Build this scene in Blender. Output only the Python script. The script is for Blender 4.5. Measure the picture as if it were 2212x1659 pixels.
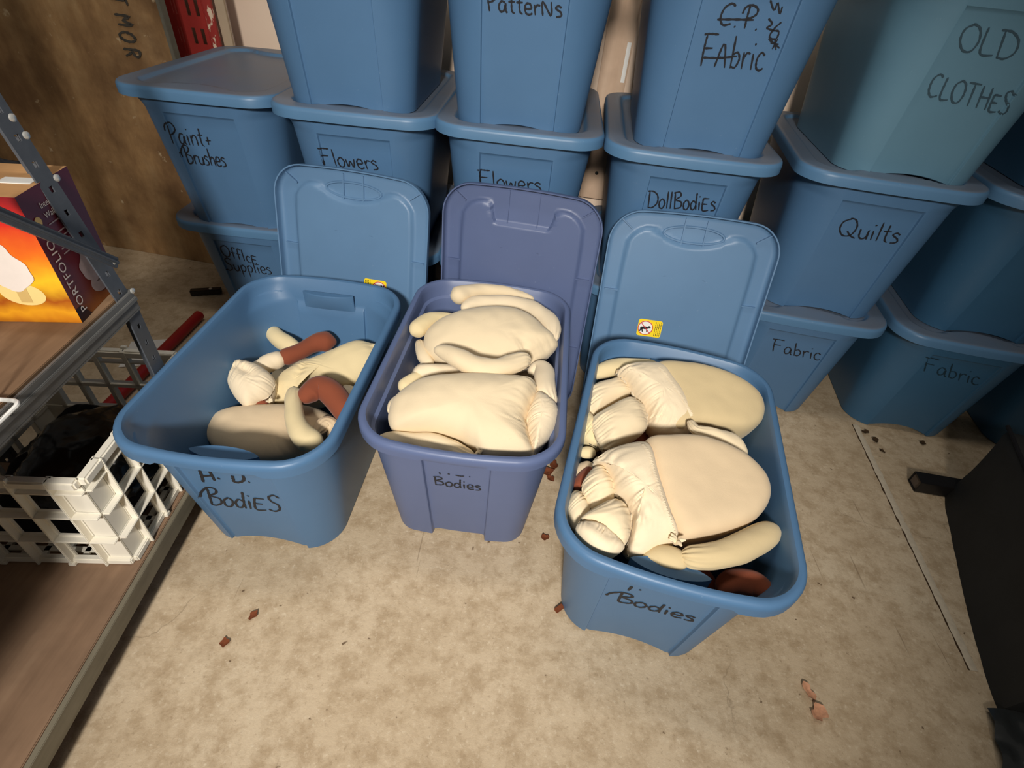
import bpy, bmesh, math, random
import numpy as np
from mathutils import Vector, Matrix, noise

for o in list(bpy.data.objects):
    bpy.data.objects.remove(o)
SC = bpy.context.scene
COL = SC.collection
R = math.radians
random.seed(4)

# ------------------------------------------------------------------ camera
FPX = 1126.1
PITCH, ROLL, HC = R(40.2357), R(-5.9468), 1.0614
FW = np.array([0, math.cos(PITCH), -math.sin(PITCH)])
_rt = np.array([1.0, 0, 0]); _dn = -np.cross(_rt, FW)
RT = math.cos(ROLL) * _rt + math.sin(ROLL) * _dn
DN = -math.sin(ROLL) * _rt + math.cos(ROLL) * _dn
CP = np.array([0, 0, HC])
cd = bpy.data.cameras.new('camera'); cam = bpy.data.objects.new('camera', cd); COL.objects.link(cam)
m = Matrix.Identity(4)
for i in range(3):
    m[i][0] = RT[i]; m[i][1] = -DN[i]; m[i][2] = -FW[i]; m[i][3] = CP[i]
cam.matrix_world = m
cd.sensor_fit = 'HORIZONTAL'; cd.sensor_width = 36.0; cd.lens = FPX * 36.0 / 2212.0
cd.clip_start = 0.02
SC.camera = cam

# ------------------------------------------------------------------ light and exposure
SC.view_settings.view_transform = 'Standard'; SC.view_settings.look = 'None'
SC.view_settings.gamma = 1.0; SC.view_settings.use_curve_mapping = False
SC.view_settings.exposure = 0.0
wd = bpy.data.worlds.new('world'); SC.world = wd; wd.use_nodes = True
wd.node_tree.nodes['Background'].inputs[0].default_value = (1.0, 0.94, 0.86, 1)
wd.node_tree.nodes['Background'].inputs[1].default_value = 0.07
def spot_light(name, loc, aim, radius, power, color, cone, blend):
    ld = bpy.data.lights.new(name, 'SPOT'); ld.shadow_soft_size = radius; ld.energy = power; ld.color = color
    ld.spot_size = R(cone); ld.spot_blend = blend
    lo = bpy.data.objects.new(name, ld); COL.objects.link(lo); lo.location = loc
    lo.rotation_euler = (Vector(aim) - Vector(loc)).to_track_quat('-Z', 'Y').to_euler()
    return lo
spot_light('work_lamp', (-0.12, -1.40, 1.84), (-0.17, 0.92, 0.44), 0.13, 345, (1.0, 0.945, 0.88), 61, 1.0)
ld = bpy.data.lights.new('ceiling_lamp', 'AREA'); ld.shape = 'RECTANGLE'; ld.size = 1.2; ld.size_y = 0.25; ld.energy = 10; ld.color = (1.0, 0.93, 0.84)
lo = bpy.data.objects.new('ceiling_lamp', ld); COL.objects.link(lo); lo.location = (-0.2, 0.75, 2.55)

# ------------------------------------------------------------------ pixels to points
def ray(u, v): return FW + (u - 1106) / FPX * RT + (v - 829.5) / FPX * DN
def at_z(u, v, z):
    d = ray(u, v); return CP + (z - HC) / d[2] * d
def on_plane(u, v, p, n):
    d = ray(u, v); n = np.array(n, float); return CP + ((np.array(p) - CP) @ n) / (d @ n) * d
def depth(p): return (np.array(p) - CP) @ FW

# ------------------------------------------------------------------ materials
def lin(r, g, b):
    f = lambda c: c / 12.92 if c <= 0.04045 else ((c + 0.055) / 1.055) ** 2.4
    return (f(r / 255), f(g / 255), f(b / 255), 1)
class NT:
    def __init__(s, name):
        s.m = bpy.data.materials.new(name); s.m.use_nodes = True; s.t = s.m.node_tree
        s.b = s.t.nodes['Principled BSDF']
    def n(s, typ, **kw):
        x = s.t.nodes.new(typ)
        for k, v in kw.items():
            if k in x.inputs: x.inputs[k].default_value = v
            else: setattr(x, k, v)
        return x
    def l(s, a, b): s.t.links.new(a, b)
    def coord(s, which='Object'): return s.n('ShaderNodeTexCoord').outputs[which]
    def noise(s, vec, scale, detail=4.0, rough=0.55):
        x = s.n('ShaderNodeTexNoise'); x.inputs['Scale'].default_value = scale; x.inputs['Detail'].default_value = detail
        x.inputs['Roughness'].default_value = rough; s.l(vec, x.inputs['Vector']); return x.outputs['Fac']
    def ramp(s, fac, stops):
        x = s.n('ShaderNodeValToRGB'); e = x.color_ramp.elements
        e[0].position, e[0].color = stops[0]; e[1].position, e[1].color = stops[-1]
        for p, c in stops[1:-1]:
            k = e.new(p); k.color = c
        s.l(fac, x.inputs[0]); return x.outputs[0]
    def mix(s, fac, a, b):
        x = s.n('ShaderNodeMix', data_type='RGBA')
        if hasattr(fac, 'links') or not isinstance(fac, (int, float)): s.l(fac, x.inputs[0])
        else: x.inputs[0].default_value = fac
        for v, k in ((a, 6), (b, 7)):
            if isinstance(v, tuple): x.inputs[k].default_value = v
            else: s.l(v, x.inputs[k])
        return x.outputs[2]
    def bump(s, h, strength, dist):
        x = s.n('ShaderNodeBump'); x.inputs['Strength'].default_value = strength; x.inputs['Distance'].default_value = dist
        s.l(h, x.inputs['Height']); s.l(x.outputs[0], s.b.inputs['Normal'])
    def map(s, vec, scale=(1, 1, 1), rot=(0, 0, 0)):
        x = s.n('ShaderNodeMapping'); x.inputs['Scale'].default_value = scale; x.inputs['Rotation'].default_value = rot
        s.l(vec, x.inputs['Vector']); return x.outputs[0]
    def set(s, **kw):
        for k, v in kw.items():
            q = s.b.inputs[k.replace('_', ' ')]
            if hasattr(v, 'links') and not isinstance(v, (tuple, float, int)): s.l(v, q)
            else: q.default_value = v
        return s
def C4(*a): return (a[0], a[1], a[2], 1)

def plastic(name, col, dusty=0.0, rough=0.42):
    t = NT(name); c = t.coord()
    f = t.noise(c, 6.0, 3); base = t.mix(t.ramp(f, [(0.35, C4(0, 0, 0)), (0.7, C4(1, 1, 1))]), col, tuple(x * 1.08 for x in col[:3]) + (1,))
    sp = t.ramp(t.noise(c, 130.0, 2), [(0.73, C4(0, 0, 0)), (0.78, C4(1, 1, 1))])
    base = t.mix(t.n('ShaderNodeMath', operation='MULTIPLY').outputs[0], base, base) if False else base
    mm = t.n('ShaderNodeMath', operation='MULTIPLY'); t.l(sp, mm.inputs[0]); mm.inputs[1].default_value = 0.12
    base = t.mix(mm.outputs[0], base, lin(170, 185, 200))
    if dusty:
        g = t.n('ShaderNodeTexCoord').outputs['Normal']; sx = t.n('ShaderNodeSeparateXYZ'); t.l(g, sx.inputs[0])
        d = t.ramp(sx.outputs[2], [(0.75, C4(0, 0, 0)), (0.98, C4(1, 1, 1))])
        nz = t.ramp(t.noise(c, 9.0, 5), [(0.2, C4(.55, .55, .55)), (0.75, C4(1, 1, 1))])
        a = t.n('ShaderNodeMath', operation='MULTIPLY'); t.l(d, a.inputs[0]); t.l(nz, a.inputs[1])
        a2 = t.n('ShaderNodeMath', operation='MULTIPLY'); t.l(a.outputs[0], a2.inputs[0]); a2.inputs[1].default_value = dusty
        base = t.mix(a2.outputs[0], base, lin(112, 110, 112))
        t.set(Roughness=0.5)
    t.set(Base_Color=base, Roughness=rough)
    t.b.inputs['Specular IOR Level'].default_value = 0.45
    t.bump(t.noise(c, 700.0, 2), 0.06, 0.001)
    return t.m
BLUE = lin(78, 114, 150); BLUES = lin(92, 106, 142); SLATE = lin(88, 122, 142)
M = {}
M['tub_blue'] = plastic('tub_blue', BLUE)
M['lid_blue'] = plastic('lid_blue', lin(80, 118, 152), dusty=0.75)
M['tub_violet'] = plastic('tub_violet', BLUES)
M['lid_violet'] = plastic('lid_violet', lin(86, 100, 136))
M['lid_clean'] = plastic('lid_clean', lin(92, 126, 160))
M['tub_blue_shaded'] = plastic('tub_blue_shaded', lin(58, 100, 132))  # tub blue darkened: shade over the right-hand stacks put into the colour
M['tub_teal'] = plastic('tub_teal', lin(96, 134, 154))

def simple(name, col, rough=0.6, spec=0.5, var=0.12, scale=20, bump=0.0, metal=0.0):
    t = NT(name); c = t.coord(); f = t.noise(c, scale, 4)
    t.set(Base_Color=t.mix(f, tuple(x * (1 - var) for x in col[:3]) + (1,), tuple(x * (1 + var) for x in col[:3]) + (1,)), Roughness=rough, Metallic=metal)
    t.b.inputs['Specular IOR Level'].default_value = spec
    if bump: t.bump(t.noise(c, scale * 8, 3), bump, 0.002)
    return t.m
M['marker'] = simple('marker', lin(36, 38, 44), 0.5, 0.3)
M['marker_faint'] = simple('marker_faint', lin(58, 80, 92), 0.6, 0.3)
M['marker_dim'] = simple('marker_dim', lin(34, 58, 72), 0.6, 0.3)
M['white_mark'] = simple('white_mark', lin(190, 200, 212), 0.5)
M['crate_white'] = simple('crate_white', lin(236, 230, 214), 0.45, 0.5, 0.08, 9)
M['wire_white'] = simple('wire_white', lin(240, 240, 235), 0.35)
M['metal_dark'] = simple('metal_dark', lin(78, 82, 88), 0.5, 0.5, 0.25, 60)
M['metal_grey'] = simple('metal_grey', lin(104, 104, 102), 0.55, 0.5, 0.2, 40)
M['bolt'] = simple('bolt', lin(205, 205, 200), 0.35, 0.5, 0.1, 40, metal=0.6)
M['black_cloth'] = simple('black_cloth', lin(30, 29, 31), 0.9, 0.2, 0.3, 30, 0.3)
M['black_vinyl'] = simple('black_vinyl', lin(46, 46, 45), 0.75, 0.25, 0.25, 14, 0.2)
M['black_steel'] = simple('black_steel', lin(26, 24, 24), 0.45)
M['trash_plastic'] = simple('trash_plastic', lin(16, 16, 18), 0.22, 0.6, 0.2, 20)
M['clear_film'] = simple('clear_film', lin(48, 50, 50), 0.2, 0.6, 0.35, 25)
M['yellow'] = simple('yellow', lin(250, 218, 20), 0.5)
M['paper_white'] = simple('paper_white', lin(238, 236, 230), 0.6)
M['sign_red'] = simple('sign_red', lin(205, 40, 40), 0.5)
M['ink'] = simple('ink', lin(20, 20, 20), 0.6)
M['leaf'] = simple('leaf', lin(120, 66, 40), 0.8, 0.2, 0.35, 200)
M['shaving'] = simple('shaving', lin(200, 146, 112), 0.6, 0.4, 0.4, 180)
M['red_rod'] = simple('red_rod', lin(150, 30, 28), 0.45, 0.4, 0.2, 30)
M['maroon'] = simple('maroon', lin(96, 26, 40), 0.45)
M['gold_print'] = simple('gold_print', lin(214, 180, 112), 0.5)
M['print_white'] = simple('print_white', lin(236, 224, 214), 0.5)
M['print_grey'] = simple('print_grey', lin(168, 150, 150), 0.5, var=0.3, scale=60)
M['cream_glass'] = simple('cream_glass', lin(242, 214, 140), 0.5)
M['dark_print'] = simple('dark_print', lin(40, 16, 24), 0.5)

def cloth(name, col, stain=0.15):
    t = NT(name); c = t.coord()
    f = t.noise(c, 7.0, 4); base = t.mix(f, tuple(x * 0.92 for x in col[:3]) + (1,), tuple(min(1, x * 1.05) for x in col[:3]) + (1,))
    s = t.ramp(t.noise(c, 90.0, 3), [(0.70, C4(0, 0, 0)), (0.80, C4(1, 1, 1))])
    mm = t.n('ShaderNodeMath', operation='MULTIPLY'); t.l(s, mm.inputs[0]); mm.inputs[1].default_value = stain
    base = t.mix(mm.outputs[0], base, lin(170, 130, 84))
    t.set(Base_Color=base, Roughness=0.9)
    t.b.inputs['Specular IOR Level'].default_value = 0.15
    t.b.inputs['Sheen Weight'].default_value = 0.15
    v = t.n('ShaderNodeMath', operation='ADD'); t.l(t.noise(c, 900.0, 2), v.inputs[0])
    w = t.n('ShaderNodeMath', operation='MULTIPLY'); t.l(t.noise(c, 28.0, 3), w.inputs[0]); w.inputs[1].default_value = 3.0
    t.l(w.outputs[0], v.inputs[1]); t.bump(v.outputs[0], 0.22, 0.0012)
    return t.m
M['muslin'] = cloth('muslin', lin(232, 213, 178))
M['muslin_pale'] = cloth('muslin_pale', lin(236, 218, 186))
M['muslin_yellow'] = cloth('muslin_yellow', lin(228, 209, 164))
M['muslin_tan'] = cloth('muslin_tan', lin(218, 195, 160))
M['jersey_olive'] = cloth('jersey_olive', lin(212, 191, 148))
M['brown_knit'] = cloth('brown_knit', lin(134, 72, 50), 0.0)

def concrete():
    t = NT('concrete'); c = t.coord()
    a = t.noise(c, 2.3, 8, 0.62); b = t.noise(c, 22.0, 8, 0.7); d = t.noise(c, 95.0, 6, 0.7)
    base = t.ramp(a, [(0.3, lin(196, 174, 142)), (0.55, lin(210, 189, 158)), (0.8, lin(220, 203, 174))])
    base = t.mix(t.ramp(b, [(0.38, C4(.8, .8, .8)), (0.56, C4(0, 0, 0))]), base, lin(176, 152, 120))
    base = t.mix(t.ramp(d, [(0.56, C4(0, 0, 0)), (0.72, C4(.6, .6, .6))]), base, lin(236, 220, 192))
    base = t.mix(t.ramp(d, [(0.30, C4(.6, .6, .6)), (0.42, C4(0, 0, 0))]), base, lin(150, 126, 98))
    sp = t.ramp(t.noise(c, 46.0, 3, 0.5), [(0.71, C4(0, 0, 0)), (0.75, C4(.9, .9, .9))])
    base = t.mix(sp, base, lin(104, 82, 60))
    st = t.ramp(t.noise(c, 4.2, 6, 0.62), [(0.62, C4(0, 0, 0)), (0.74, C4(.5, .5, .5))])
    base = t.mix(st, base, lin(140, 114, 82))
    # faint scratches, one way and the other
    for rot, sc in ((.5, 1.0), (-.7, 1.3)):
        v = t.map(c, (90 * sc, 3.0, 1), (0, 0, rot)); base = t.mix(t.ramp(t.noise(v, 1.0, 2, .4), [(0.74, C4(0, 0, 0)), (0.77, C4(.45, .45, .45))]), base, lin(120, 98, 74))
    wv = t.n('ShaderNodeTexVoronoi', feature='DISTANCE_TO_EDGE'); wv.inputs['Scale'].default_value = 2.2
    wn = t.n('ShaderNodeMix', data_type='RGBA'); wn.inputs[0].default_value = 0.16
    nn = t.n('ShaderNodeTexNoise'); nn.inputs['Scale'].default_value = 6.0; nn.inputs['Detail'].default_value = 8; t.l(c, nn.inputs['Vector'])
    t.l(c, wn.inputs[6]); t.l(nn.outputs['Color'], wn.inputs[7]); t.l(wn.outputs[2], wv.inputs['Vector'])
    cr = t.ramp(wv.outputs['Distance'], [(0.0, C4(.4, .4, .4)), (0.003, C4(0, 0, 0))])
    cm = t.n('ShaderNodeMath', operation='MULTIPLY'); t.l(cr, cm.inputs[0]); t.l(t.ramp(t.noise(c, 1.9, 2), [(0.52, C4(0, 0, 0)), (0.6, C4(1, 1, 1))]), cm.inputs[1])
    base = t.mix(cm.outputs[0], base, lin(110, 92, 70))
    t.set(Base_Color=base, Roughness=0.72); t.b.inputs['Specular IOR Level'].default_value = 0.3
    t.bump(t.noise(c, 110.0, 8, 0.72), 0.45, 0.003)
    return t.m
M['concrete'] = concrete()
def wallpaint():
    t = NT('wall_paint'); c = t.coord()
    t.set(Base_Color=t.ramp(t.noise(c, 3.0, 4), [(0.3, lin(240, 214, 190)), (0.8, lin(248, 226, 202))]), Roughness=0.85)
    t.bump(t.noise(c, 120.0, 4), 0.08, 0.002); return t.m
M['wall_paint'] = wallpaint()
def wood(name, c1, c2, c3, axis=1, scale=1.0, rough=0.75):
    t = NT(name); c = t.coord()
    sc = [26, 26, 26]; sc[axis] = 2.2
    v = t.map(c, tuple(x * scale for x in sc)); f = t.noise(v, 1.0, 7, 0.65)
    g = t.noise(c, 5.0, 5)
    base = t.ramp(f, [(0.3, c1), (0.55, c2), (0.75, c3)])
    base = t.mix(t.ramp(g, [(0.42, C4(.6, .6, .6)), (0.66, C4(0, 0, 0))]), base, tuple(x * 0.6 for x in c1[:3]) + (1,))
    t.set(Base_Color=base, Roughness=rough); t.bump(f, 0.15, 0.002)
    return t.m
M['shelf_wood'] = wood('shelf_wood', lin(120, 92, 66), lin(150, 120, 90), lin(172, 142, 110), 1)
M['shelf_brown'] = wood('shelf_brown', lin(128, 100, 76), lin(150, 120, 94), lin(166, 138, 110), 1)
M['edge_wood'] = wood('edge_wood', lin(112, 104, 86), lin(132, 124, 104), lin(144, 136, 116), 1)
M['stud_wood'] = wood('stud_wood', lin(214, 180, 150), lin(226, 196, 168), lin(234, 208, 182), 2, 0.6)
def plyboard():
    t = NT('plyboard'); c = t.coord()
    f = t.noise(t.map(c, (8, 8, 3)), 1.0, 8, 0.68); g = t.noise(c, 2.6, 6, 0.6); k = t.noise(c, 24.0, 5, 0.6)
    base = t.ramp(f, [(0.28, lin(130, 96, 60)), (0.5, lin(176, 138, 92)), (0.74, lin(206, 172, 124))])
    base = t.mix(t.ramp(g, [(0.40, C4(.75, .75, .75)), (0.62, C4(0, 0, 0))]), base, lin(88, 60, 34))
    base = t.mix(t.ramp(k, [(0.66, C4(0, 0, 0)), (0.74, C4(.8, .8, .8))]), base, lin(206, 184, 148))
    t.set(Base_Color=base, Roughness=0.8); t.bump(f, 0.3, 0.003); return t.m
M['plyboard'] = plyboard()
def worn_red():
    t = NT('worn_red'); c = t.coord()
    f = t.ramp(t.noise(t.map(c, (1, 1, .45)), 42.0, 5, 0.6), [(0.56, C4(0, 0, 0)), (0.60, C4(1, 1, 1))])
    t.set(Base_Color=t.mix(f, lin(158, 50, 44), lin(226, 202, 176)), Roughness=0.5); return t.m
M['worn_red'] = worn_red()
M['rack_red'] = simple('rack_red', lin(168, 52, 46), 0.45, 0.5, 0.15, 25)
M['beige_strip'] = simple('beige_strip', lin(178, 158, 132), 0.7)
M['cardboard_top'] = wood('cardboard_top', lin(186, 138, 88), lin(206, 158, 106), lin(218, 172, 120), 0)
def box_art():
    t = NT('box_art'); c = t.coord(); sx = t.n('ShaderNodeSeparateXYZ'); t.l(c, sx.inputs[0])
    n = t.n('ShaderNodeMath', operation='MULTIPLY_ADD'); t.l(t.noise(c, 18.0, 3), n.inputs[0]); n.inputs[1].default_value = 0.05; t.l(sx.outputs[2], n.inputs[2])
    mr = t.n('ShaderNodeMapRange'); t.l(n.outputs[0], mr.inputs[0]); mr.inputs[1].default_value = 0.02; mr.inputs[2].default_value = 0.24
    t.set(Base_Color=t.ramp(mr.outputs[0], [(0.0, lin(196, 110, 20)), (0.10, lin(232, 160, 30)), (0.2, lin(170, 84, 20)), (0.34, lin(250, 196, 40)), (0.55, lin(240, 120, 30)), (0.75, lin(214, 44, 34)), (1.0, lin(120, 24, 34))]), Roughness=0.4)
    return t.m
M['box_art'] = box_art()
def box_side():
    t = NT('box_side'); c = t.coord(); sx = t.n('ShaderNodeSeparateXYZ'); t.l(c, sx.inputs[0])
    mr = t.n('ShaderNodeMapRange'); t.l(sx.outputs[2], mr.inputs[0]); mr.inputs[1].default_value = 0.0; mr.inputs[2].default_value = 0.2
    t.set(Base_Color=t.ramp(mr.outputs[0], [(0.0, lin(150, 84, 30)), (0.18, lin(112, 44, 34)), (0.42, lin(100, 30, 42)), (1.0, lin(92, 26, 42))]), Roughness=0.4)
    return t.m
M['box_side'] = box_side()

# ------------------------------------------------------------------ object helpers
def tag(o, label=None, cat=None, group=None, kind=None):
    if label: o['label'] = label
    if cat: o['category'] = cat
    if group: o['group'] = group
    if kind: o['kind'] = kind
    return o
def root(name, loc, label, cat, group=None, rz=0.0):
    o = bpy.data.objects.new(name, None); COL.objects.link(o); o.location = loc; o.rotation_euler = (0, 0, rz)
    o.empty_display_size = 0.05
    return tag(o, label, cat, group)
def base_of(o):
    x = Vector((0, 0, 0))
    while o: x += o.location; o = o.parent
    return x
def mesh(name, verts, faces, mat, parent=None, smooth=True, angle=40, world=False):
    """world=True: verts are in world metres and the parent chain is unrotated."""
    me = bpy.data.meshes.new(name)
    off = base_of(parent) if (world and parent) else Vector((0, 0, 0))
    me.from_pydata([(v[0] - off.x, v[1] - off.y, v[2] - off.z) for v in verts], [], [tuple(f) for f in faces])
    me.validate(); me.update()
    bm = bmesh.new(); bm.from_mesh(me); bmesh.ops.recalc_face_normals(bm, faces=bm.faces); bm.to_mesh(me); bm.free()
    if smooth:
        me.polygons.foreach_set('use_smooth', [True] * len(me.polygons))
        me.set_sharp_from_angle(angle=R(angle))
    o = bpy.data.objects.new(name, me); COL.objects.link(o)
    me.materials.append(M[mat] if isinstance(mat, str) else mat)
    if parent: o.parent = parent
    return o
class MB:
    def __init__(s): s.v = []; s.f = []
    def add(s, v, f):
        k = len(s.v); s.v += [tuple(map(float, p)) for p in v]; s.f += [tuple(i + k for i in q) for q in f]; return s
    def box(s, c, d, mat3=None, bev=0.0):
        """box centre c, size d, optional 3x3 of axes; chamfered by bev"""
        hx, hy, hz = d[0] / 2, d[1] / 2, d[2] / 2
        A = np.eye(3) if mat3 is None else np.array(mat3, float)
        bm = bmesh.new(); bmesh.ops.create_cube(bm, size=1.0)
        for v in bm.verts: v.co = Vector((v.co.x * d[0], v.co.y * d[1], v.co.z * d[2]))
        if bev: bmesh.ops.bevel(bm, geom=list(bm.edges), offset=bev, segments=2, affect='EDGES')
        bm.verts.index_update()
        v = [np.array(c) + A.T @ np.array(x.co) if False else np.array(c) + A[0] * x.co.x + A[1] * x.co.y + A[2] * x.co.z for x in bm.verts]
        s.add(v, [[q.index for q in f.verts] for f in bm.faces]); bm.free(); return s
    def bar(s, p, q, w, h, up=(0, 0, 1), bev=0.0):
        p = np.array(p, float); q = np.array(q, float); d = q - p; L = np.linalg.norm(d); d /= L
        x = np.cross(np.array(up, float), d); x /= np.linalg.norm(x); z = np.cross(d, x)
        return s.box((p + q) / 2, (w, L, h), (x, d, z), bev)
    def tube(s, pts, r, n=10, cap=True, closed=False):
        pts = [np.array(p, float) for p in pts]; N = len(pts); rr = r if hasattr(r, '__len__') else [r] * N
        T = [];
        for i in range(N):
            a = pts[(i - 1) % N] if (closed or i > 0) else pts[i]; b = pts[(i + 1) % N] if (closed or i < N - 1) else pts[i]
            t = b - a; T.append(t / (np.linalg.norm(t) + 1e-12))
        ref = np.array([0, 0, 1.0]) if abs(T[0][2]) < 0.9 else np.array([1.0, 0, 0])
        x = np.cross(ref, T[0]); x /= np.linalg.norm(x); v = []; f = []
        for i in range(N):
            x = x - T[i] * (x @ T[i]); x /= np.linalg.norm(x); y = np.cross(T[i], x)
            for k in range(n):
                a = 2 * math.pi * k / n; v.append(pts[i] + rr[i] * (math.cos(a) * x + math.sin(a) * y))
        for i in range(N if closed else N - 1):
            for k in range(n):
                j = (i + 1) % N
                f.append((i * n + k, i * n + (k + 1) % n, j * n + (k + 1) % n, j * n + k))
        if cap and not closed:
            f.append(tuple(range(n))[::-1]); f.append(tuple((N - 1) * n + k for k in range(n)))
        return s.add(v, f)
    def disc(s, c, nrm, r, h, n=12):
        c = np.array(c, float); nrm = np.array(nrm, float) / np.linalg.norm(nrm)
        return s.tube([c, c + nrm * h * .6, c + nrm * h], [r, r, r * .6], n)
    def out(s, name, mat, parent=None, smooth=True, angle=40, world=False): return mesh(name, s.v, s.f, mat, parent, smooth, angle, world)

def crom(P, n, closed=False):
    """Catmull-Rom resample by arc length; P is (k,d)"""
    P = np.array(P, float); k = len(P); out = []
    segs = k if closed else k - 1
    for i in range(segs):
        if closed: a, b, c, d = P[(i - 1) % k], P[i], P[(i + 1) % k], P[(i + 2) % k]
        else: a, b, c, d = P[max(i - 1, 0)], P[i], P[i + 1], P[min(i + 2, k - 1)]
        for t in np.linspace(0, 1, 24, endpoint=False):
            out.append(0.5 * ((2 * b) + (-a + c) * t + (2 * a - 5 * b + 4 * c - d) * t * t + (-a + 3 * b - 3 * c + d) * t ** 3))
    if not closed: out.append(P[-1])
    else: out.append(out[0])
    out = np.array(out); s = np.concatenate([[0], np.cumsum(np.linalg.norm(np.diff(out[:, :min(3, out.shape[1])], axis=0), axis=1))])
    q = np.linspace(0, s[-1], n + 1)[:-1] if closed else np.linspace(0, s[-1], n)
    return np.stack([np.interp(q, s, out[:, j]) for j in range(out.shape[1])], 1)

# ------------------------------------------------------------------ storage bins
S_PITCH, H_TUB = 0.3623, 0.3707
ENDS = sorted(set([round(x, 4) for x in np.linspace(-1, 1, 23)] + [.89, .9, .91, .92, .93, .94, .95, -.89, -.9, -.91, -.92, -.93, -.94, -.95, .545, .56, .575, .59, -.545, -.56, -.575, -.59]))
def facet(u, k=0.0):
    """set-back of the end wall at u = |x| / half width: flat centre panel, side strips turned away"""
    return .0024 * u * u + .0165 * max(0.0, u - .50) / .50 * (1 if u > .56 else (u - .50) / .06)
def ring(w, l, r, bow, inset, fac=False):
    """ccw loop; inset(s) pushes the end walls in, s in [-1,1] along an end"""
    hw, hl = w / 2, l / 2; p = []; tagv = []
    for q, (cx, cy, a0) in enumerate(((hw - r, hl - r, 0), (-hw + r, hl - r, 90), (-hw + r, -hl + r, 180), (hw - r, -hl + r, 270))):
        for k in range(9):
            a = R(a0 + 90 * k / 8); p.append((cx + r * math.cos(a), cy + r * math.sin(a))); tagv.append(None)
        if q in (0, 2):
            for s in ENDS[1:-1]:
                ss = -s if q == 0 else s
                p.append((ss * (hw - r), (hl - inset(s)) * (1 if q == 0 else -1))); tagv.append(s)
        else:
            for t in np.linspace(0, 1, 14)[1:-1]:
                sg = -1 if q == 1 else 1
                p.append((sg * hw, (hl - r) * (1 - 2 * t) * (1 if q == 1 else -1))); tagv.append(None)
    p = np.array(p); b = np.abs(p[:, 1]) > hl * 0.3
    if fac:
        for i in np.where(b)[0]: p[i, 1] -= np.sign(p[i, 1]) * facet(abs(p[i, 0]) / hw)
    else: p[b, 1] -= np.sign(p[b, 1]) * bow * (p[b, 0] / hw) ** 2
    return p, tagv
def sm(a, b, x):
    t = min(1, max(0, (x - a) / (b - a))); return t * t * (3 - 2 * t)
BOW = 0.0096
PW = {'R': 0.92, 'S': 0.5675}
def prm(t, kind='R'):
    r = 0.042 + 0.024 * t
    if kind == 'R': r = 0.055 + 0.034 * t - 0.023 * sm(0.83, 0.92, t)   # wide soft corners below the rim
    return 0.294 + (0.3665 - 0.294) * t, 0.464 + (0.5751 - 0.464) * t, r
def inset_fn(kind, z):
    d, top = (0.006, H_TUB - 0.062) if kind == 'R' else (0.009, H_TUB - 0.05)
    k = 1 - sm(top - 0.002, top + 0.004, z)
    return lambda s: d * k * (1 - sm(PW[kind] - 0.014, PW[kind] + 0.014, abs(s)))
STACKED = False; RIMX = 1.0
def arch(kind, s):
    a = abs(s) / PW[kind]
    if a >= 1: return 0.0
    return (0.022 if not STACKED else 0.0125) * (1 - a * a) if kind == 'R' else 0.013 * sm(1.0, 0.94, a)
def tub_mesh(kind):
    V = []; F = []; rings = []
    def push(t, out, z, with_arch=0.0, rim=0.0, l_in=True, zf=None):
        w, l, r = prm(t, kind); l += .022 * rim * RIMX
        f = inset_fn(kind, z) if l_in else (lambda s: 0.0)
        p, tg = ring(w + 2 * out, l + 2 * out, max(r + out, 0.01), BOW + .0115 * rim * RIMX, f, kind == 'R' and l_in)
        idx = []
        for (x, y), s in zip(p, tg):
            zz = z + (with_arch * arch(kind, s) if s is not None else 0.0)
            if zf and s is not None: zz += zf(s)
            idx.append(len(V)); V.append((x, y, zz))
        rings.append(idx)
    H = H_TUB
    push(0, -0.10, 0.016, 1.0); push(0, -0.012, 0.012, 0.9); push(0, -0.006, 0.0, 1.0)
    for z in (0.003, 0.008, 0.016, 0.03, 0.05, 0.08, 0.12, 0.16, 0.20, 0.24, 0.28, H - .066, H - .062, H - .058, H - .054, H - .05, H - .046, H - .04, H - .033):
        push(z / H, 0, z, max(0, 1 - z / 0.09) ** 1.0)
    sk = (lambda s: 0.008 * (1 - sm(.72, .78, abs(s)))) if kind == 'R' else (lambda s: 0.004 * (1 - sm(.5, .56, abs(s))))
    sd = (0.031 if RIMX else 0.026) if kind == 'R' else 0.026
    fl = 0.0145
    push(.94, 0.0005, H - sd + .004, l_in=False, rim=.4)
    push(1, fl - .0015, H - sd - .0005, l_in=False, zf=sk, rim=1); push(1, fl - .0003, H - sd + .001, l_in=False, zf=sk, rim=1)
    push(1, fl + .0002, H - .014, l_in=False, rim=1); push(1, fl, H - .008, l_in=False, rim=1); push(1, fl - .0022, H - .003, l_in=False, rim=1)
    push(1, fl - .0058, H - .0004, l_in=False, rim=1); push(1, .004, H, l_in=False, rim=1); push(1, .0, H - .0015, l_in=False, rim=1); push(1, -.0022, H - .006, l_in=False, rim=.95)
    push(.98, -.0028, H - .014, l_in=False, rim=.75); push(.93, -.003, H - .03, l_in=False, rim=.2)
    if kind == 'S':
        push(.91, -.003, H - .037, l_in=False); push(.90, -.009, H - .042, l_in=False)
        off = -.009
    else: off = -.003
    for z in (H - .05, H - .056, H - .06, H - .066, .28, .24, .2, .16, .12, .08, .05, .035): push(z / H, off, z)
    push(0.07, off - .008, .028); push(0.07, off - .09, .0275)
    for a, b in zip(rings, rings[1:]):
        n = len(a)
        for k in range(n): F.append((a[k], a[(k + 1) % n], b[(k + 1) % n], b[k]))
    F.append(tuple(rings[0])); F.append(tuple(rings[-1]))
    return V, F
def make_me(name, VF, mat, angle=35):
    o = mesh(name, VF[0], VF[1], mat, None, True, angle); me = o.data; bpy.data.objects.remove(o); return me
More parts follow.
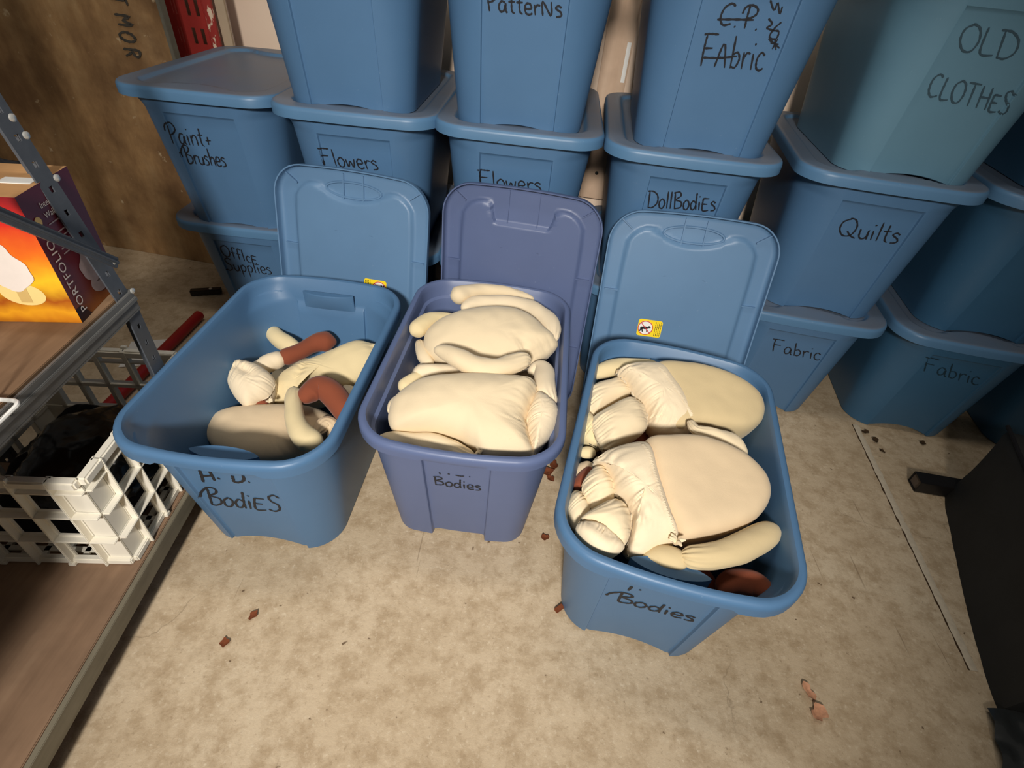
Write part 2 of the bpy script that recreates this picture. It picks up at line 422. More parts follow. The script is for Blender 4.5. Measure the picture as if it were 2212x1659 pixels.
def inst(name, me, parent, mat=None, loc=(0, 0, 0)):
    o = bpy.data.objects.new(name, me); COL.objects.link(o); o.parent = parent; o.location = loc
    if mat:
        o.material_slots[0].link = 'OBJECT'; o.material_slots[0].material = M[mat]
    return o
TUB = {k: make_me('tub_' + k, tub_mesh(k), 'tub_blue') for k in 'RS'}
RIMX = 0.0; TUB['U'] = make_me('tub_U', tub_mesh('R'), 'tub_blue'); STACKED = True; TUB['T'] = make_me('tub_T', tub_mesh('R'), 'tub_blue')

LW, LL = 0.404, 0.6136
def lid_h(kind, x, y):
    ax, ay = abs(x), abs(y); hw, hl = LW / 2 - .046, LL / 2 - .044
    if kind == 'R': yl = hl - 0.034 * max(0, 1 - (x / .098) ** 2)
    else: yl = hl - 0.050 * (1 - sm(.066, .088, ax))
    r = .058; dx, dy = ax - (hw - r), ay - (hl - r)
    d = r - math.hypot(dx, dy) if dx > 0 and dy > 0 else min(hw - ax, hl - ay)
    d = min(d, yl - ay)
    h = -0.0095 * sm(-.005, .005, d)
    return h
def lid_mesh(kind):
    V = []; F = []; rings = []
    def push(off, z, hf=False, dz=0.0):
        p, _ = ring(max(LW - 2 * off, .004), LL - 2 * off, max(.072 - off, .0018), BOW * 1.0 if off < .15 else BOW * .3, lambda s: 0.0)
        idx = []
        for x, y in p:
            idx.append(len(V)); V.append((x, y, z + (lid_h(kind, x, y) if hf else 0) + dz))
        rings.append(idx)
    offs = list(np.arange(.012, .198, .004))
    for o in offs[::-1]: push(o, -.003, True)
    push(.008, -.004); push(.0045, -.007); push(.003, -.012); push(.003, -.026); push(.0, -.0265); push(.0, -.010); push(.001, -.006); push(.0035, -.0022); push(.007, -.0004)
    for o in offs: push(o, 0, True)
    for a, b in zip(rings, rings[1:]):
        n = len(a)
        for k in range(n): F.append((a[k], a[(k + 1) % n], b[(k + 1) % n], b[k]))
    F.append(tuple(rings[0])); F.append(tuple(rings[-1]))
    return V, F
LID = {k: make_me('lid_' + k, lid_mesh(k), 'lid_blue', 50) for k in 'RS'}

def front_y(kind, x, z):
    w, l, r = prm(z / H_TUB, kind); hw = w / 2
    s = x / (hw - r)
    ins = inset_fn(kind, z)(s) if abs(s) <= 1 else 0.0
    return -(l / 2 - ins) + (BOW * (x / hw) ** 2 if kind == 'S' else facet(min(1, abs(x) / hw)))
def grip_mesh(sgn):
    """handle pocket seen from inside: a lens topped block on the raised panel; the near one stands off as a lens shaped tongue"""
    N = 24; zt = H_TUB - (.021 if sgn > 0 else .041); w = .064; h = .045 if sgn > 0 else .024; v = []; f = []
    wall = lambda x, z: -front_y('R', x, z) - .0035
    zs = (zt - h, zt - h * .6, zt - .004, zt - .001, zt)
    def far(x): return (.014 if sgn > 0 else .016) * max(0, 1 - (x / w) ** 2) ** .75
    off = .001 if sgn > 0 else .013
    def near(x): return -.004 if sgn > 0 else -.016 * max(0, 1 - (x / w) ** 2) ** .75
    for j, z in enumerate(zs):
        k = (.25, .85, 1.0, .985, .95)[j]
        for i in range(N + 1):
            x = -w + 2 * w * i / N; v.append((x, sgn * (wall(x, zt - h - .002) - off - far(x) * k), z))
    M1 = len(zs) * (N + 1)
    for j, z in enumerate(zs):
        for i in range(N + 1):
            x = -w + 2 * w * i / N; v.append((x, sgn * (wall(x, zt - h - .002) - off - near(x) - .0005), z))
    for q in (0, M1):
        for j in range(len(zs) - 1):
            for i in range(N): f.append((q + j * (N + 1) + i, q + j * (N + 1) + i + 1, q + (j + 1) * (N + 1) + i + 1, q + (j + 1) * (N + 1) + i))
    for j in (0, len(zs) - 1):
        for i in range(N): f.append((j * (N + 1) + i, j * (N + 1) + i + 1, M1 + j * (N + 1) + i + 1, M1 + j * (N + 1) + i))
    for e in (0, N):
        for j in range(len(zs) - 1): f.append((j * (N + 1) + e, (j + 1) * (N + 1) + e, M1 + (j + 1) * (N + 1) + e, M1 + j * (N + 1) + e))
    if sgn < 0:   # web joining the tongue to the wall, low down
        k0 = len(v)
        for i in range(N + 1):
            x = -w * .9 + 1.8 * w * i / N; v.append((x, sgn * (wall(x, zt - .07) + .001), zt - .07)); v.append((x, sgn * (wall(x, zt - h - .002) - off), zt - h + .001))
        for i in range(N): f.append((k0 + 2 * i, k0 + 2 * i + 1, k0 + 2 * i + 3, k0 + 2 * i + 2))
    return v, f
GRIP = {s: make_me('grip_%d' % s, grip_mesh(s), 'tub_blue', 50) for s in (-1, 1)}

# ---- handwriting: pen strokes laid on the front end wall of a tub
G_ = {  # unit box letters: list of polylines, cap height 1, x-height .55; first entry = advance
 'P': (.75, [[(.25,1),(.27,.5),(.32,0)],[(.0,.62),(.05,.9),(.3,1.05),(.62,.95),(.68,.72),(.5,.52),(.3,.45)]]),
 'B': (.85, [[(.3,.98),(.33,.5),(.36,0)],[(-.12,.3),(.0,.7),(.3,1.05),(.62,1.02),(.64,.78),(.38,.56),(.72,.45),(.78,.18),(.55,.0),(.34,.02)]]),
 '8': (.7, [[(.12,.95),(.15,0)],[(.02,.92),(.4,1),(.52,.78),(.2,.54),(.56,.42),(.55,.12),(.12,.02)]]),
 'b': (.5, [[(.08,1),(.1,.0)],[(.1,.42),(.3,.5),(.42,.3),(.3,.04),(.1,.06)]]),
 'D': (.8, [[(.15,.95),(.12,0)],[(.0,.95),(.4,.95),(.7,.7),(.7,.3),(.4,.02),(.1,.02)]]),
 'O': (.8, [[(.4,.95),(.12,.75),(.05,.35),(.25,.02),(.55,.05),(.72,.45),(.62,.85),(.35,.97)]]),
 'S': (.6, [[(.55,.85),(.35,1),(.12,.85),(.2,.6),(.45,.42),(.48,.15),(.25,.0),(.02,.1)]]),
 'F': (.7, [[(.15,.95),(.12,.5),(.14,0)],[(.0,.97),(.3,1.0),(.65,1.0)],[(.12,.55),(.5,.57)]]),
 'C': (.75, [[(.62,.9),(.4,1),(.12,.75),(.08,.3),(.3,.02),(.65,.12)]]),
 'Q': (.9, [[(.45,.98),(.12,.75),(.08,.35),(.3,.05),(.62,.12),(.75,.55),(.6,.92),(.35,.98)],[(.42,.3),(.62,.08),(.85,-.02)]]),
 'L': (.6, [[(.12,.95),(.08,.05),(.55,.05)]]),
 'T': (.75, [[(.0,.95),(.7,.97)],[(.36,.95),(.33,.0)]]),
 'H': (.75, [[(.12,.95),(.1,.0)],[(.62,.95),(.6,.0)],[(.05,.48),(.66,.5)]]),
 'E': (.6, [[(.1,.7),(.08,.02),(.5,.02)],[(.08,.7),(.5,.7)],[(.08,.37),(.4,.37)]]),
 'N': (.7, [[(.08,.0),(.1,.72),(.5,.02),(.54,.72)]]),
 'M': (.9, [[(.08,0),(.12,.95),(.42,.4),(.75,.95),(.8,0)]]),
 'R': (.75, [[(.1,0),(.1,.95),(.5,.92),(.55,.65),(.12,.5)],[(.3,.5),(.62,0)]]),
 'I': (.3, [[(.12,1),(.12,0)]]),
 'A': (.65, [[(.04,.0),(.28,.75),(.5,.0)],[(.12,.3),(.44,.3)]]),
 'a': (.52, [[(.38,.48),(.2,.55),(.05,.3),(.12,.04),(.3,.1),(.4,.45),(.4,.1),(.48,.0)]]),
 'i': (.26, [[(.1,.5),(.12,.0)],[(.08,.78),(.16,.8)]]),
 'n': (.5, [[(.06,.5),(.08,.0)],[(.08,.35),(.26,.53),(.4,.4),(.42,.0)]]),
 't': (.4, [[(.2,.9),(.18,.15),(.32,.0)],[(.02,.55),(.36,.57)]]),
 'r': (.4, [[(.08,.52),(.1,.0)],[(.1,.32),(.22,.5),(.38,.48)]]),
 'u': (.5, [[(.05,.5),(.08,.12),(.24,.0),(.38,.15),(.4,.5),(.42,.0)]]),
 's': (.42, [[(.35,.46),(.2,.55),(.06,.42),(.3,.24),(.3,.06),(.05,.0)]]),
 'h': (.5, [[(.08,1),(.08,.0)],[(.08,.32),(.26,.52),(.4,.38),(.42,.0)]]),
 'e': (.46, [[(.06,.28),(.36,.3),(.34,.5),(.18,.55),(.05,.35),(.1,.06),(.26,.0),(.42,.08)]]),
 'f': (.42, [[(.42,.9),(.28,1.0),(.18,.8),(.16,.0)],[(.02,.5),(.36,.52)]]),
 'c': (.42, [[(.36,.46),(.2,.55),(.05,.35),(.08,.08),(.24,.0),(.38,.08)]]),
 'p': (.5, [[(.08,.52),(.1,-.4)],[(.1,.4),(.28,.54),(.42,.32),(.3,.04),(.1,.06)]]),
 'l': (.24, [[(.12,1),(.1,.0)]]),
 'o': (.48, [[(.22,.54),(.05,.35),(.1,.04),(.3,.02),(.42,.3),(.3,.53),(.18,.53)]]),
 'w': (.62, [[(.04,.5),(.12,.02),(.28,.4),(.42,.02),(.54,.52)]]),
 'd': (.52, [[(.38,.42),(.2,.52),(.05,.28),(.14,.02),(.32,.08),(.4,.3)],[(.42,1),(.4,.3),(.44,.0)]]),
 'm': (.7, [[(.05,.5),(.07,.0)],[(.07,.35),(.2,.52),(.3,.38),(.3,.0)],[(.3,.35),(.45,.52),(.56,.38),(.58,.0)]]),
 '6': (.5, [[(.4,.95),(.15,.6),(.06,.25),(.2,.0),(.42,.15),(.35,.42),(.1,.35)]]),
 '+': (.5, [[(.08,.3),(.42,.32)],[(.25,.5),(.22,.1)]]),
 '*': (.5, [[(.25,.6),(.25,.1)],[(.05,.5),(.45,.2)],[(.05,.2),(.45,.5)]]),
 '.': (.3, [[(.1,.04),(.16,.0)]]), ' ': (.35, []),
}
def word_px(text, p0, p1, up):
    p0, p1, up = np.array(p0, float), np.array(p1, float), np.array(up, float)
    tot = sum(G_[c][0] for c in text); out = []; x = 0
    for c in text:
        adv, st = G_[c]
        for s in st:
            out.append([tuple(p0 + (p1 - p0) * (x + a) / tot + up * b) for a, b in s])
        x += adv
    return out
def ribbon(P, w, fn, lift=0.0007):
    """P 2-D polyline; fn maps 2-D -> 3-D point on the surface; returns verts, faces"""
    P = crom(P, max(6, int(4 * len(P) + 4))) if len(P) > 2 else crom(P, 5)
    n = len(P); v = []; f = []
    for i in range(n):
        t = P[min(i + 1, n - 1)] - P[max(i - 1, 0)]; t /= np.linalg.norm(t) + 1e-12; nn = np.array([-t[1], t[0]])
        ww = w * (0.62 if i in (0, n - 1) else 1.0) * (1 + .18 * math.sin(i * 1.7))
        for k in (-1, 1): v.append(fn(*(P[i] + nn * k * ww / 2)))
    for i in range(n - 1): f.append((2 * i, 2 * i + 1, 2 * i + 3, 2 * i + 2))
    return v, f
class Bin:
    def __init__(s, kind, x, y, yaw, lev, label, lid=True, tubmat='tub_blue', lidmat='lid_blue', group=None):
        s.kind = kind; s.yaw = R(yaw); s.pos = np.array([x, y, lev * S_PITCH + 0.0005])
        s.o = root('storage_bin', s.pos, label, 'storage bin', group, s.yaw)
        s.tub = inst('tub', TUB['T' if lev else 'U' if lid else kind], s.o, tubmat)
        if lid: s.lid = inst('lid', LID[kind], s.o, lidmat, (0, 0, S_PITCH + 0.0105))
        else:
            if kind == 'R':
                for q in (-1, 1): inst('handle_grip', GRIP[q], s.o, tubmat)
    def loc2(s, u, v):
        c, sn = math.cos(s.yaw), math.sin(s.yaw); d = ray(u, v); o = CP - s.pos
        L = lambda q: np.array([c * q[0] + sn * q[1], -sn * q[0] + c * q[1], q[2]])
        d = L(d); o = L(o); y = -0.27
        for _ in range(12):
            t = (y - o[1]) / d[1]; p = o + t * d; y = front_y(s.kind, p[0], p[2])
        return np.array([p[0], p[2]])
    def write(s, strokes, w=0.0037, mat='marker', name='handwriting'):
        b = MB(); fn = lambda x, z: (x, front_y(s.kind, x, z) - 0.0008, z)
        for st in strokes:
            b.add(*ribbon([s.loc2(*q) for q in st], w, fn))
        o = b.out(name, mat, s.o, smooth=False); return o

A1 = Bin('R', -.840, 1.681, -1.0, 0, 'lidded blue storage bin on the floor under the paint bin, lettered Office Supplies')
A2 = Bin('R', -.833, 1.623, -0.1, 1, 'lidded blue storage bin lettered Paint + Brushes, its whole lid top in view')
B1 = Bin('R', -.442, 1.600, -0.3, 0, 'lidded blue storage bin at the bottom of its stack, hidden behind the left upright lid')
B2 = Bin('R', -.438, 1.580, -0.1, 1, 'lidded blue storage bin lettered Flowers above the left upright lid')
B3 = Bin('R', -.448, 1.548, -0.5, 2, 'blank blue storage bin on top of the left Flowers bin')
C1 = Bin('R', -.036, 1.585, -1.5, 0, 'lidded blue storage bin at the bottom of its stack, behind the violet upright lid')
C2 = Bin('R', -.038, 1.562, -1.6, 1, 'lidded blue storage bin with a Flowers lettering half hidden by the violet lid')
C3 = Bin('R', -.043, 1.526, -1.9, 2, 'blue storage bin lettered Patterns at the top edge of the photo')
D1 = Bin('R', .376, 1.540, -4.0, 0, 'lidded blue storage bin at the bottom of its stack, hidden behind the right upright lid')
D2 = Bin('R', .374, 1.514, -4.0, 1, 'lidded blue storage bin lettered Doll Bodies')
D3 = Bin('R', .386, 1.482, -4.8, 2, 'blue storage bin lettered C.P. Fabric with the words struck through')
E1 = Bin('R', .811, 1.493, -8.2, 0, 'lidded blue storage bin on the floor with clear black Fabric lettering, under the Quilts bin')
E2 = Bin('R', .832, 1.478, -9.0, 1, 'lidded blue storage bin lettered Quilts')
E3 = Bin('R', .849, 1.455, -6.2, 2, 'grey-blue storage bin with faint Old Clothes lettering', tubmat='tub_teal')
F1 = Bin('R', 1.234, 1.446, -8.5, 0, 'lidded blue storage bin in the shade with faded Fabric lettering, right of the floor joint', tubmat='tub_blue_shaded')
F2 = Bin('R', 1.248, 1.436, -8.5, 1, 'lidded blue storage bin in the shade stacked on the faded Fabric bin', tubmat='tub_blue_shaded')
F3 = Bin('R', 1.282, 1.430, -8.5, 2, 'blue storage bin in the shade at the top right corner, right of the Old Clothes bin', tubmat='tub_blue_shaded')
G1 = Bin('R', 1.655, 1.395, -8.5, 0, 'blue storage bin in deep shade at the right edge behind the black padded case', tubmat='tub_blue_shaded')
O1 = Bin('R', -.491, .849, -1.4, 0, 'open blue storage bin lettered H. D. Bodies beside the white crate', lid=False)
O2 = Bin('S', -.078, .916, -2.2, 0, 'open violet-blue storage bin heaped with cream doll bodies, middle of the three', lid=False, tubmat='tub_violet')
O3 = Bin('R', .327, .707, -10.9, 0, 'open blue storage bin of doll bodies, rightmost and nearest of the three open ones', lid=False)

W = word_px
A2.write(W('Paint+', (364, 309), (462, 318), (-12, -43))).name = 'handwriting'
A2.write(W('Brushes', (399, 352), (492, 361), (-11, -37)))
A1.write(W('OffIcE', (480, 551), (562, 573), (-8, -25)))
A1.write(W('Supplies', (490, 583), (590, 593), (-9, -27)))
B2.write(W('Flowers', (697, 356), (821, 368), (-12, -37)))
C2.write(W('Flowers', (1034, 402), (1172, 415), (-3, -36)))
C3.write(W('PatterNs', (1044, 23), (1217, 38), (-2, -44)))
D3.write(W('C.P.', (1548, 53), (1640, 66), (16, -48)))
D3.write(W('FAbric', (1507, 142), (1648, 153), (15, -70)))
D3.write([[(1549, 42), (1590, 42), (1628, 43)]], name='strike_line'); D3.write([[(1517, 124), (1555, 125), (1592, 121)]], name='strike_line')
D3.write([[(1664, 0), (1672, 22), (1680, 6), (1684, 30), (1690, 14)], [(1660, 40), (1668, 52), (1656, 60), (1672, 66)], [(1688, 48), (1672, 62), (1662, 80), (1676, 84), (1682, 68), (1668, 66)],
          [(1664, 92), (1682, 96)], [(1668, 106), (1680, 84)], [(1660, 84), (1684, 104)], [(1674, 84), (1676, 108)]], w=.0032)
E3.write(W('OLD', (2064, 107), (2192, 133), (20, -62)), w=.0036, mat='marker_faint')
E3.write(W('CLOTHES', (1998, 207), (2176, 249), (19, -50)), w=.0036, mat='marker_faint')
D2.write(W('Doll8odiEs', (1396, 448), (1546, 456), (4, -37)))
E2.write(W('Quilts', (1804, 508), (1940, 527), (17, -40)))
E1.write(W('Fabric', (1664, 758), (1772, 779), (6, -27)), w=.0034)
F1.write(W('Fabric', (1990, 800), (2114, 833), (10, -30)), w=.0034, mat='marker_dim')
O1.write([[(431.6, 1015.5), (436, 1028), (439.7, 1041)], [(453, 1018), (459, 1028), (464, 1038)], [(437, 1028), (459, 1027)], [(470, 1033), (476, 1033.5)]], w=.006)
O1.write([[(502, 1027), (504, 1034), (507, 1041), (519, 1041), (527, 1036), (525, 1027)], [(537, 1041), (540, 1041)]], w=.006)
O1.write(W('BodiES', (440, 1088), (612, 1106), (-8, -35)), w=.0050)
O2.write(W('8odies', (936, 1046), (1041, 1060), (-1, -18)), w=.0036)
O2.write([[(949, 1020), (951, 1024)], [(967, 1023), (972, 1024)], [(984, 1026), (994, 1028), (1003, 1028)], [(1013, 1029), (1016, 1030)]], w=.0035)
O3.write(W('Bodies', (1312, 1292), (1500, 1344), (14, -17)), w=.0048)
O3.write([[(1365.7, 1266.5), (1356.7, 1275)], [(1381, 1273), (1385, 1275)]], w=.005)

# ------------------------------------------------------------------ lids standing behind the open bins
def standing_lid(kind, x, y, yaw, tilt, roll, mat, label):
    r = bpy.data.objects.new('bin_lid', None); COL.objects.link(r); r.empty_display_size = .05
    tag(r, label, 'lid', 'lids standing behind the open bins')
    # lid local: +y up the lid, underside (-z) faces the camera
    up = Vector((0, math.sin(tilt), math.cos(tilt))); nrm = Vector((0, math.cos(tilt), -math.sin(tilt)))  # nrm = top side, away from camera
    X = Vector((1, 0, 0)); X = up.cross(nrm)
    Mx = Matrix((X, up, nrm)).transposed().to_4x4()
    Mx = Matrix.Translation((x, y, 0)) @ Matrix.Rotation(yaw, 4, 'Z') @ Mx @ Matrix.Rotation(roll, 4, 'Z') @ Matrix.Translation((0, LL / 2 + abs(roll) * .2, 0))
    r.matrix_world = Mx
    inst('lid_panel', LID[kind], r, mat)
    b = MB()
    zb = -.0035
    def rib(p, q, w=.0022, h=.004):
        b2 = MB(); b2.bar((p[0], p[1], zb - h / 2 + .001), (q[0], q[1], zb - h / 2 + .001), w, h, (0, 0, 1), .0006); o = b2.out('rib', mat, r, smooth=False)
    if kind == 'R':
        for e in (1, -1):
            for sx in (-1, 1): rib((sx * .026, e * .294), (sx * .026, e * .212), .003, .006)
            t = MB(); t.tube([(.072 * math.cos(a) , e * (.256 + .0) + .019 * math.sin(a), zb - .001) for a in np.linspace(0, 2 * math.pi, 40, endpoint=False)], .0030, 6, closed=True); t.out('grip_ridge', mat, r)
    else:
        for e in (1, -1):
            for sx in (-1, 1): rib((sx * .038, e * .294), (sx * .038, e * .21), .0022, .005)
    for e in (1, -1):
        for sx in (-1, 1):
            rib((sx * .178, e * .278), (sx * .147, e * .255), .003, .008); rib((sx * .190, e * .10), (sx * .155, e * .10), .003, .008)
    return r
L1 = standing_lid('R', -.462, 1.172, -.106, R(11.9), .009, 'lid_clean', 'blue bin lid standing upright, underside out, behind the H. D. Bodies bin')
L2 = standing_lid('S', -.020, 1.196, -.150, R(7.4), -.011, 'lid_violet', 'violet-blue bin lid standing upright behind the middle open bin, square-shouldered panel')
L3 = standing_lid('R', .402, 1.098, -.108, R(13.2), -.026, 'lid_clean', 'blue bin lid standing upright behind the rightmost open bin, whole yellow warning sticker')

def sticker(lid, x, y, flip):
    """warning sticker on the underside: yellow plate, white disc, red ring and bar, crawling baby outline, fine print"""
    z = -.0138
    w, h = .062, .046
    g = -1 if flip else 1
    def P(a, b, k): return (x - g * a, y + g * b, z - k * .0004)
    n = 6; pts = []
    for cx, cy, a0 in ((w / 2 - .006, h / 2 - .006, 0), (-w / 2 + .006, h / 2 - .006, 90), (-w / 2 + .006, -h / 2 + .006, 180), (w / 2 - .006, -h / 2 + .006, 270)):
        for k in range(n): pts.append((cx + .006 * math.cos(R(a0 + 90 * k / (n - 1))), cy + .006 * math.sin(R(a0 + 90 * k / (n - 1)))))
    o = mesh('warning_sticker', [P(*p, 0) for p in pts], [tuple(range(len(pts)))], 'yellow', lid, False)
    cx, cy, r = -.011, .0, .0195
    mesh('symbol_disc', [P(cx + r * math.cos(a), cy + r * math.sin(a), 1) for a in np.linspace(0, 2 * math.pi, 32, endpoint=False)], [tuple(range(32))], 'paper_white', o, False)
    b = MB()
    for ax, ay, rx, ry in ((cx - .001, cy, .0085, .0042), (cx + .0095, cy + .0028, .0040, .0036), (cx - .009, cy - .0015, .0045, .0042)):
        b.add([P(ax + rx * math.cos(a), ay + ry * math.sin(a), 2) for a in np.linspace(0, 2 * math.pi, 16, endpoint=False)], [tuple(range(16))])
    for (ax, ay), (bx, by) in (((cx + .004, cy - .002), (cx + .006, cy - .011)), ((cx - .009, cy - .003), (cx - .005, cy - .012)), ((cx - .011, cy - .003), (cx - .013, cy - .011))):
        d = np.array([bx - ax, by - ay]); d /= np.linalg.norm(d); nn = np.array([-d[1], d[0]]) * .0016
        b.add([P(ax + nn[0], ay + nn[1], 2), P(ax - nn[0], ay - nn[1], 2), P(bx - nn[0], by - nn[1], 2), P(bx + nn[0], by + nn[1], 2)], [(0, 1, 2, 3)])
    b.out('baby_symbol', 'ink', o, False)
    b = MB(); N = 40
    v = [];
    for k in range(N):
        a = 2 * math.pi * k / N
        v += [P(cx + r * math.cos(a), cy + r * math.sin(a), 3), P(cx + (r - .002) * math.cos(a), cy + (r - .002) * math.sin(a), 3)]
    b.add(v, [(2 * k, 2 * k + 1, (2 * k + 3) % (2 * N), (2 * k + 2) % (2 * N)) for k in range(N)])
    d = np.array([.707, -.707]); nn = np.array([.707, .707]) * .0009
    b.add([P(cx + s * d[0] * r + t * nn[0], cy + s * d[1] * r + t * nn[1], 3) for s, t in ((-1, 1), (-1, -1), (1, -1), (1, 1))], [(0, 1, 2, 3)])
    b.out('red_ring', 'sign_red', o, False)
    b = MB()
    for k in range(4):
        xx = .0135 + k * .0044; y0 = -.019; 
        while y0 < .018:
            L = random.uniform(.003, .008); b.add([P(xx, y0, 1), P(xx + .0013, y0, 1), P(xx + .0013, min(y0 + L, .019), 1), P(xx, min(y0 + L, .019), 1)], [(0, 1, 2, 3)]); y0 += L + .0014
    b.out('fine_print', 'ink', o, False)
    return o

def lid_local(lid, u, v):
    mi = np.array(lid.matrix_world.inverted()); d = mi[:3, :3] @ ray(u, v); o = mi[:3, :3] @ CP + mi[:3, 3]
    t = (-.013 - o[2]) / d[2]; return o + t * d
for lid, (u, v), fl in ((L3, (1403, 709), False), (L1, (811, 622), True)):
    q = lid_local(lid, u, v); sticker(lid, q[0], q[1], fl)

# ------------------------------------------------------------------ doll bodies
def crop(ox, oy, sc): return lambda p: (ox + p[0] / sc, oy + p[1] / sc)
K1, K2, K3 = crop(230, 560, 2.513), crop(750, 580, 2.676), crop(1160, 680, 2.183)
def pillow(name, root_, K, outline, z, tilt, Tt, Tb, mat, gathers=(), nexp=2.4, lump=.003, seed=0, side=0.0, N=180, rings=26, rot=0.0):
    """stuffed cushion: traced outline set on its own tilted plane, inflated above by Tt and below by Tb.
    gathers = [(pixel a, pixel b, amplitude, reach, period)] - puckers running away from a seam."""
    pts = [K(p) for p in outline]; c = np.mean(pts, axis=0); P0 = at_z(c[0], c[1], z)
    t = R(tilt); sd = R(side); nrm = np.array([math.sin(sd), -math.sin(t), math.cos(t)]); nrm /= np.linalg.norm(nrm)
    ex = np.array([1, 0, 0]) - nrm * nrm[0]; ex /= np.linalg.norm(ex); ey = np.cross(nrm, ex)
    to2 = lambda p: (lambda q: np.array([(q - P0) @ ex, (q - P0) @ ey]))(on_plane(p[0], p[1], P0, nrm))
    L = crom([to2(p) for p in pts], N, closed=True); cen = L.mean(0)
    size = np.sqrt(np.abs(np.sum(L[:, 0] * np.roll(L[:, 1], -1) - L[:, 1] * np.roll(L[:, 0], -1))) / 2)
    gs = [(to2(K(a)), to2(K(b)), am, re, per) for a, b, am, re, per in gathers]
    ts = [math.sin(math.pi / 2 * k / rings) for k in range(1, rings + 1)]
    V = []; F = []
    def pt(q, h, up):
        nz = noise.noise(Vector((q[0] * 16 + seed, q[1] * 16, seed * 1.7))) + .5 * noise.noise(Vector((q[0] * 38, q[1] * 38 + seed, 3.1)))
        h2 = h + (lump * nz if h != 0 else 0) * min(1, abs(h) / .012)
        for a, b, am, re, per in gs:
            ab = b - a; ln = np.linalg.norm(ab); u = ab / ln; s_ = (q - a) @ u; sc = min(max(s_, 0), ln); dd = np.linalg.norm(q - a - u * sc)
            ph = s_ / per + 1.7 * noise.noise(Vector((s_ * 60, dd * 14, seed))) ; reach = .8 * re * (0.6 + .8 * (noise.noise(Vector((s_ * 45, seed, 0))) + .5))
            w_ = math.exp(-(dd / max(reach, .004)) ** 1.3)
            h2 += .85 * am * w_ * (math.sin(2 * math.pi * ph) * (.75 + .9 * noise.noise(Vector((s_ * 38, seed + 4, 0)))) - .4) * (1 if up else -1)
            h2 -= am * 1.6 * math.exp(-(dd / .010) ** 2) * (1 if up else -1)
        return P0 + ex * q[0] + ey * q[1] + nrm * h2
    for up in (1, 0):
        k0 = len(V); T = Tt if up else -Tb
        V.append(pt(cen, T, up))
        for j, tt in enumerate(ts):
            h = T * max(0, 1 - tt ** nexp) ** (.5 if nexp < 4 else .36)
            if j == rings - 1:
                if up: rim0 = len(V); V += [pt(p, 0.0, up) for p in L]
                continue
            V += [pt(cen + (p - cen) * tt, h, up) for p in L]
        def idx(j, k):
            if j == rings - 1: return rim0 + k % N
            return k0 + 1 + j * N + k % N
        for k in range(N): F.append((k0, idx(0, k), idx(0, k + 1)))
        for j in range(rings - 1):
            for k in range(N): F.append((idx(j, k), idx(j, k + 1), idx(j + 1, k + 1), idx(j + 1, k)))
    return mesh(name, V, F, mat, root_, True, 180, world=True)
def limb(name, root_, K, path, mat, gs=0.0, ge=0.0, flat=1.0, seed=0, n=40, ns=64, lump=.0025, roundcap=(1, 1)):
    """stuffed tube: path = [(px, py, radius px in crop units, z metres)]"""
    sc = K((1, 0))[0] - K((0, 0))[0]; P = []
    for x, y, r, z in path:
        p = at_z(*K((x, y)), z); P.append([*p, r * sc * depth(p) / FPX])
    Q = crom(P, ns); s = np.concatenate([[0], np.cumsum(np.linalg.norm(np.diff(Q[:, :3], axis=0), axis=1))]); L = s[-1]
    # denser samples at the round ends
    q = L * (0.5 - 0.5 * np.cos(np.linspace(0, math.pi, ns))); Q = np.stack([np.interp(q, s, Q[:, j]) for j in range(4)], 1)
    V = []; F = []
    X = None
    for i in range(ns):
        T = Q[min(i + 1, ns - 1), :3] - Q[max(i - 1, 0), :3]; T /= np.linalg.norm(T) + 1e-12
        nu = np.array([0, 0, 1.0]) - T * T[2]; nu /= np.linalg.norm(nu); nl = np.cross(nu, T)
        r = Q[i, 3]; d0, d1 = q[i], L - q[i]
        for d, on in ((d0, roundcap[0]), (d1, roundcap[1])):
            re = min(r * (1.0 if on else .35), L / 2)
            if d < re: r *= math.sqrt(max(0.0009, 1 - (1 - d / re) ** 2))
        for k in range(n):
            a = 2 * math.pi * k / n; rr = r
            rr += lump * noise.noise(Vector((Q[i, 0] * 25 + math.cos(a) * .8, Q[i, 1] * 25 + math.sin(a) * .8, seed + Q[i, 2] * 10))) * min(1, r / .015)
            for g, d in ((gs, d0), (ge, d1)):
                if g: rr += .7 * g * math.exp(-(d / .030) ** 1.4) * math.sin(k * 2 * math.pi / n * 11 + 1.3 * noise.noise(Vector((k * .6, d * 40, seed)))) * min(1, r / .012)
            V.append(Q[i, :3] + nl * rr * math.cos(a) + nu * rr * flat * math.sin(a))
    for i in range(ns - 1):
        for k in range(n): F.append((i * n + k, i * n + (k + 1) % n, (i + 1) * n + (k + 1) % n, (i + 1) * n + k))
    F.append(tuple(range(n))); F.append(tuple((ns - 1) * n + k for k in range(n)))
    return mesh(name, V, F, mat, root_, True, 180, world=True)
def doll(b, label, group): return root('doll_body', (b.pos[0], b.pos[1], b.pos[2] + .03), label, 'doll body', group)
def tuft(root_, K, p, z, s, mat, seed=0):
    """little gathered knot of cloth"""
    c = at_z(*K(p), z); b = MB(); rnd = random.Random(seed)
    for k in range(5):
        a = rnd.uniform(0, 6.3); e = c + np.array([math.cos(a) * s, math.sin(a) * s, s * rnd.uniform(.3, 1.0)]); b.tube([c, (c + e) / 2 + np.array([0, 0, s * .3]), e], [s * .35, s * .3, s * .12], 6)
    return b.out('gathered_knot', mat, root_, True, 60, world=True)

GD = 'stuffed doll bodies in the open bins'
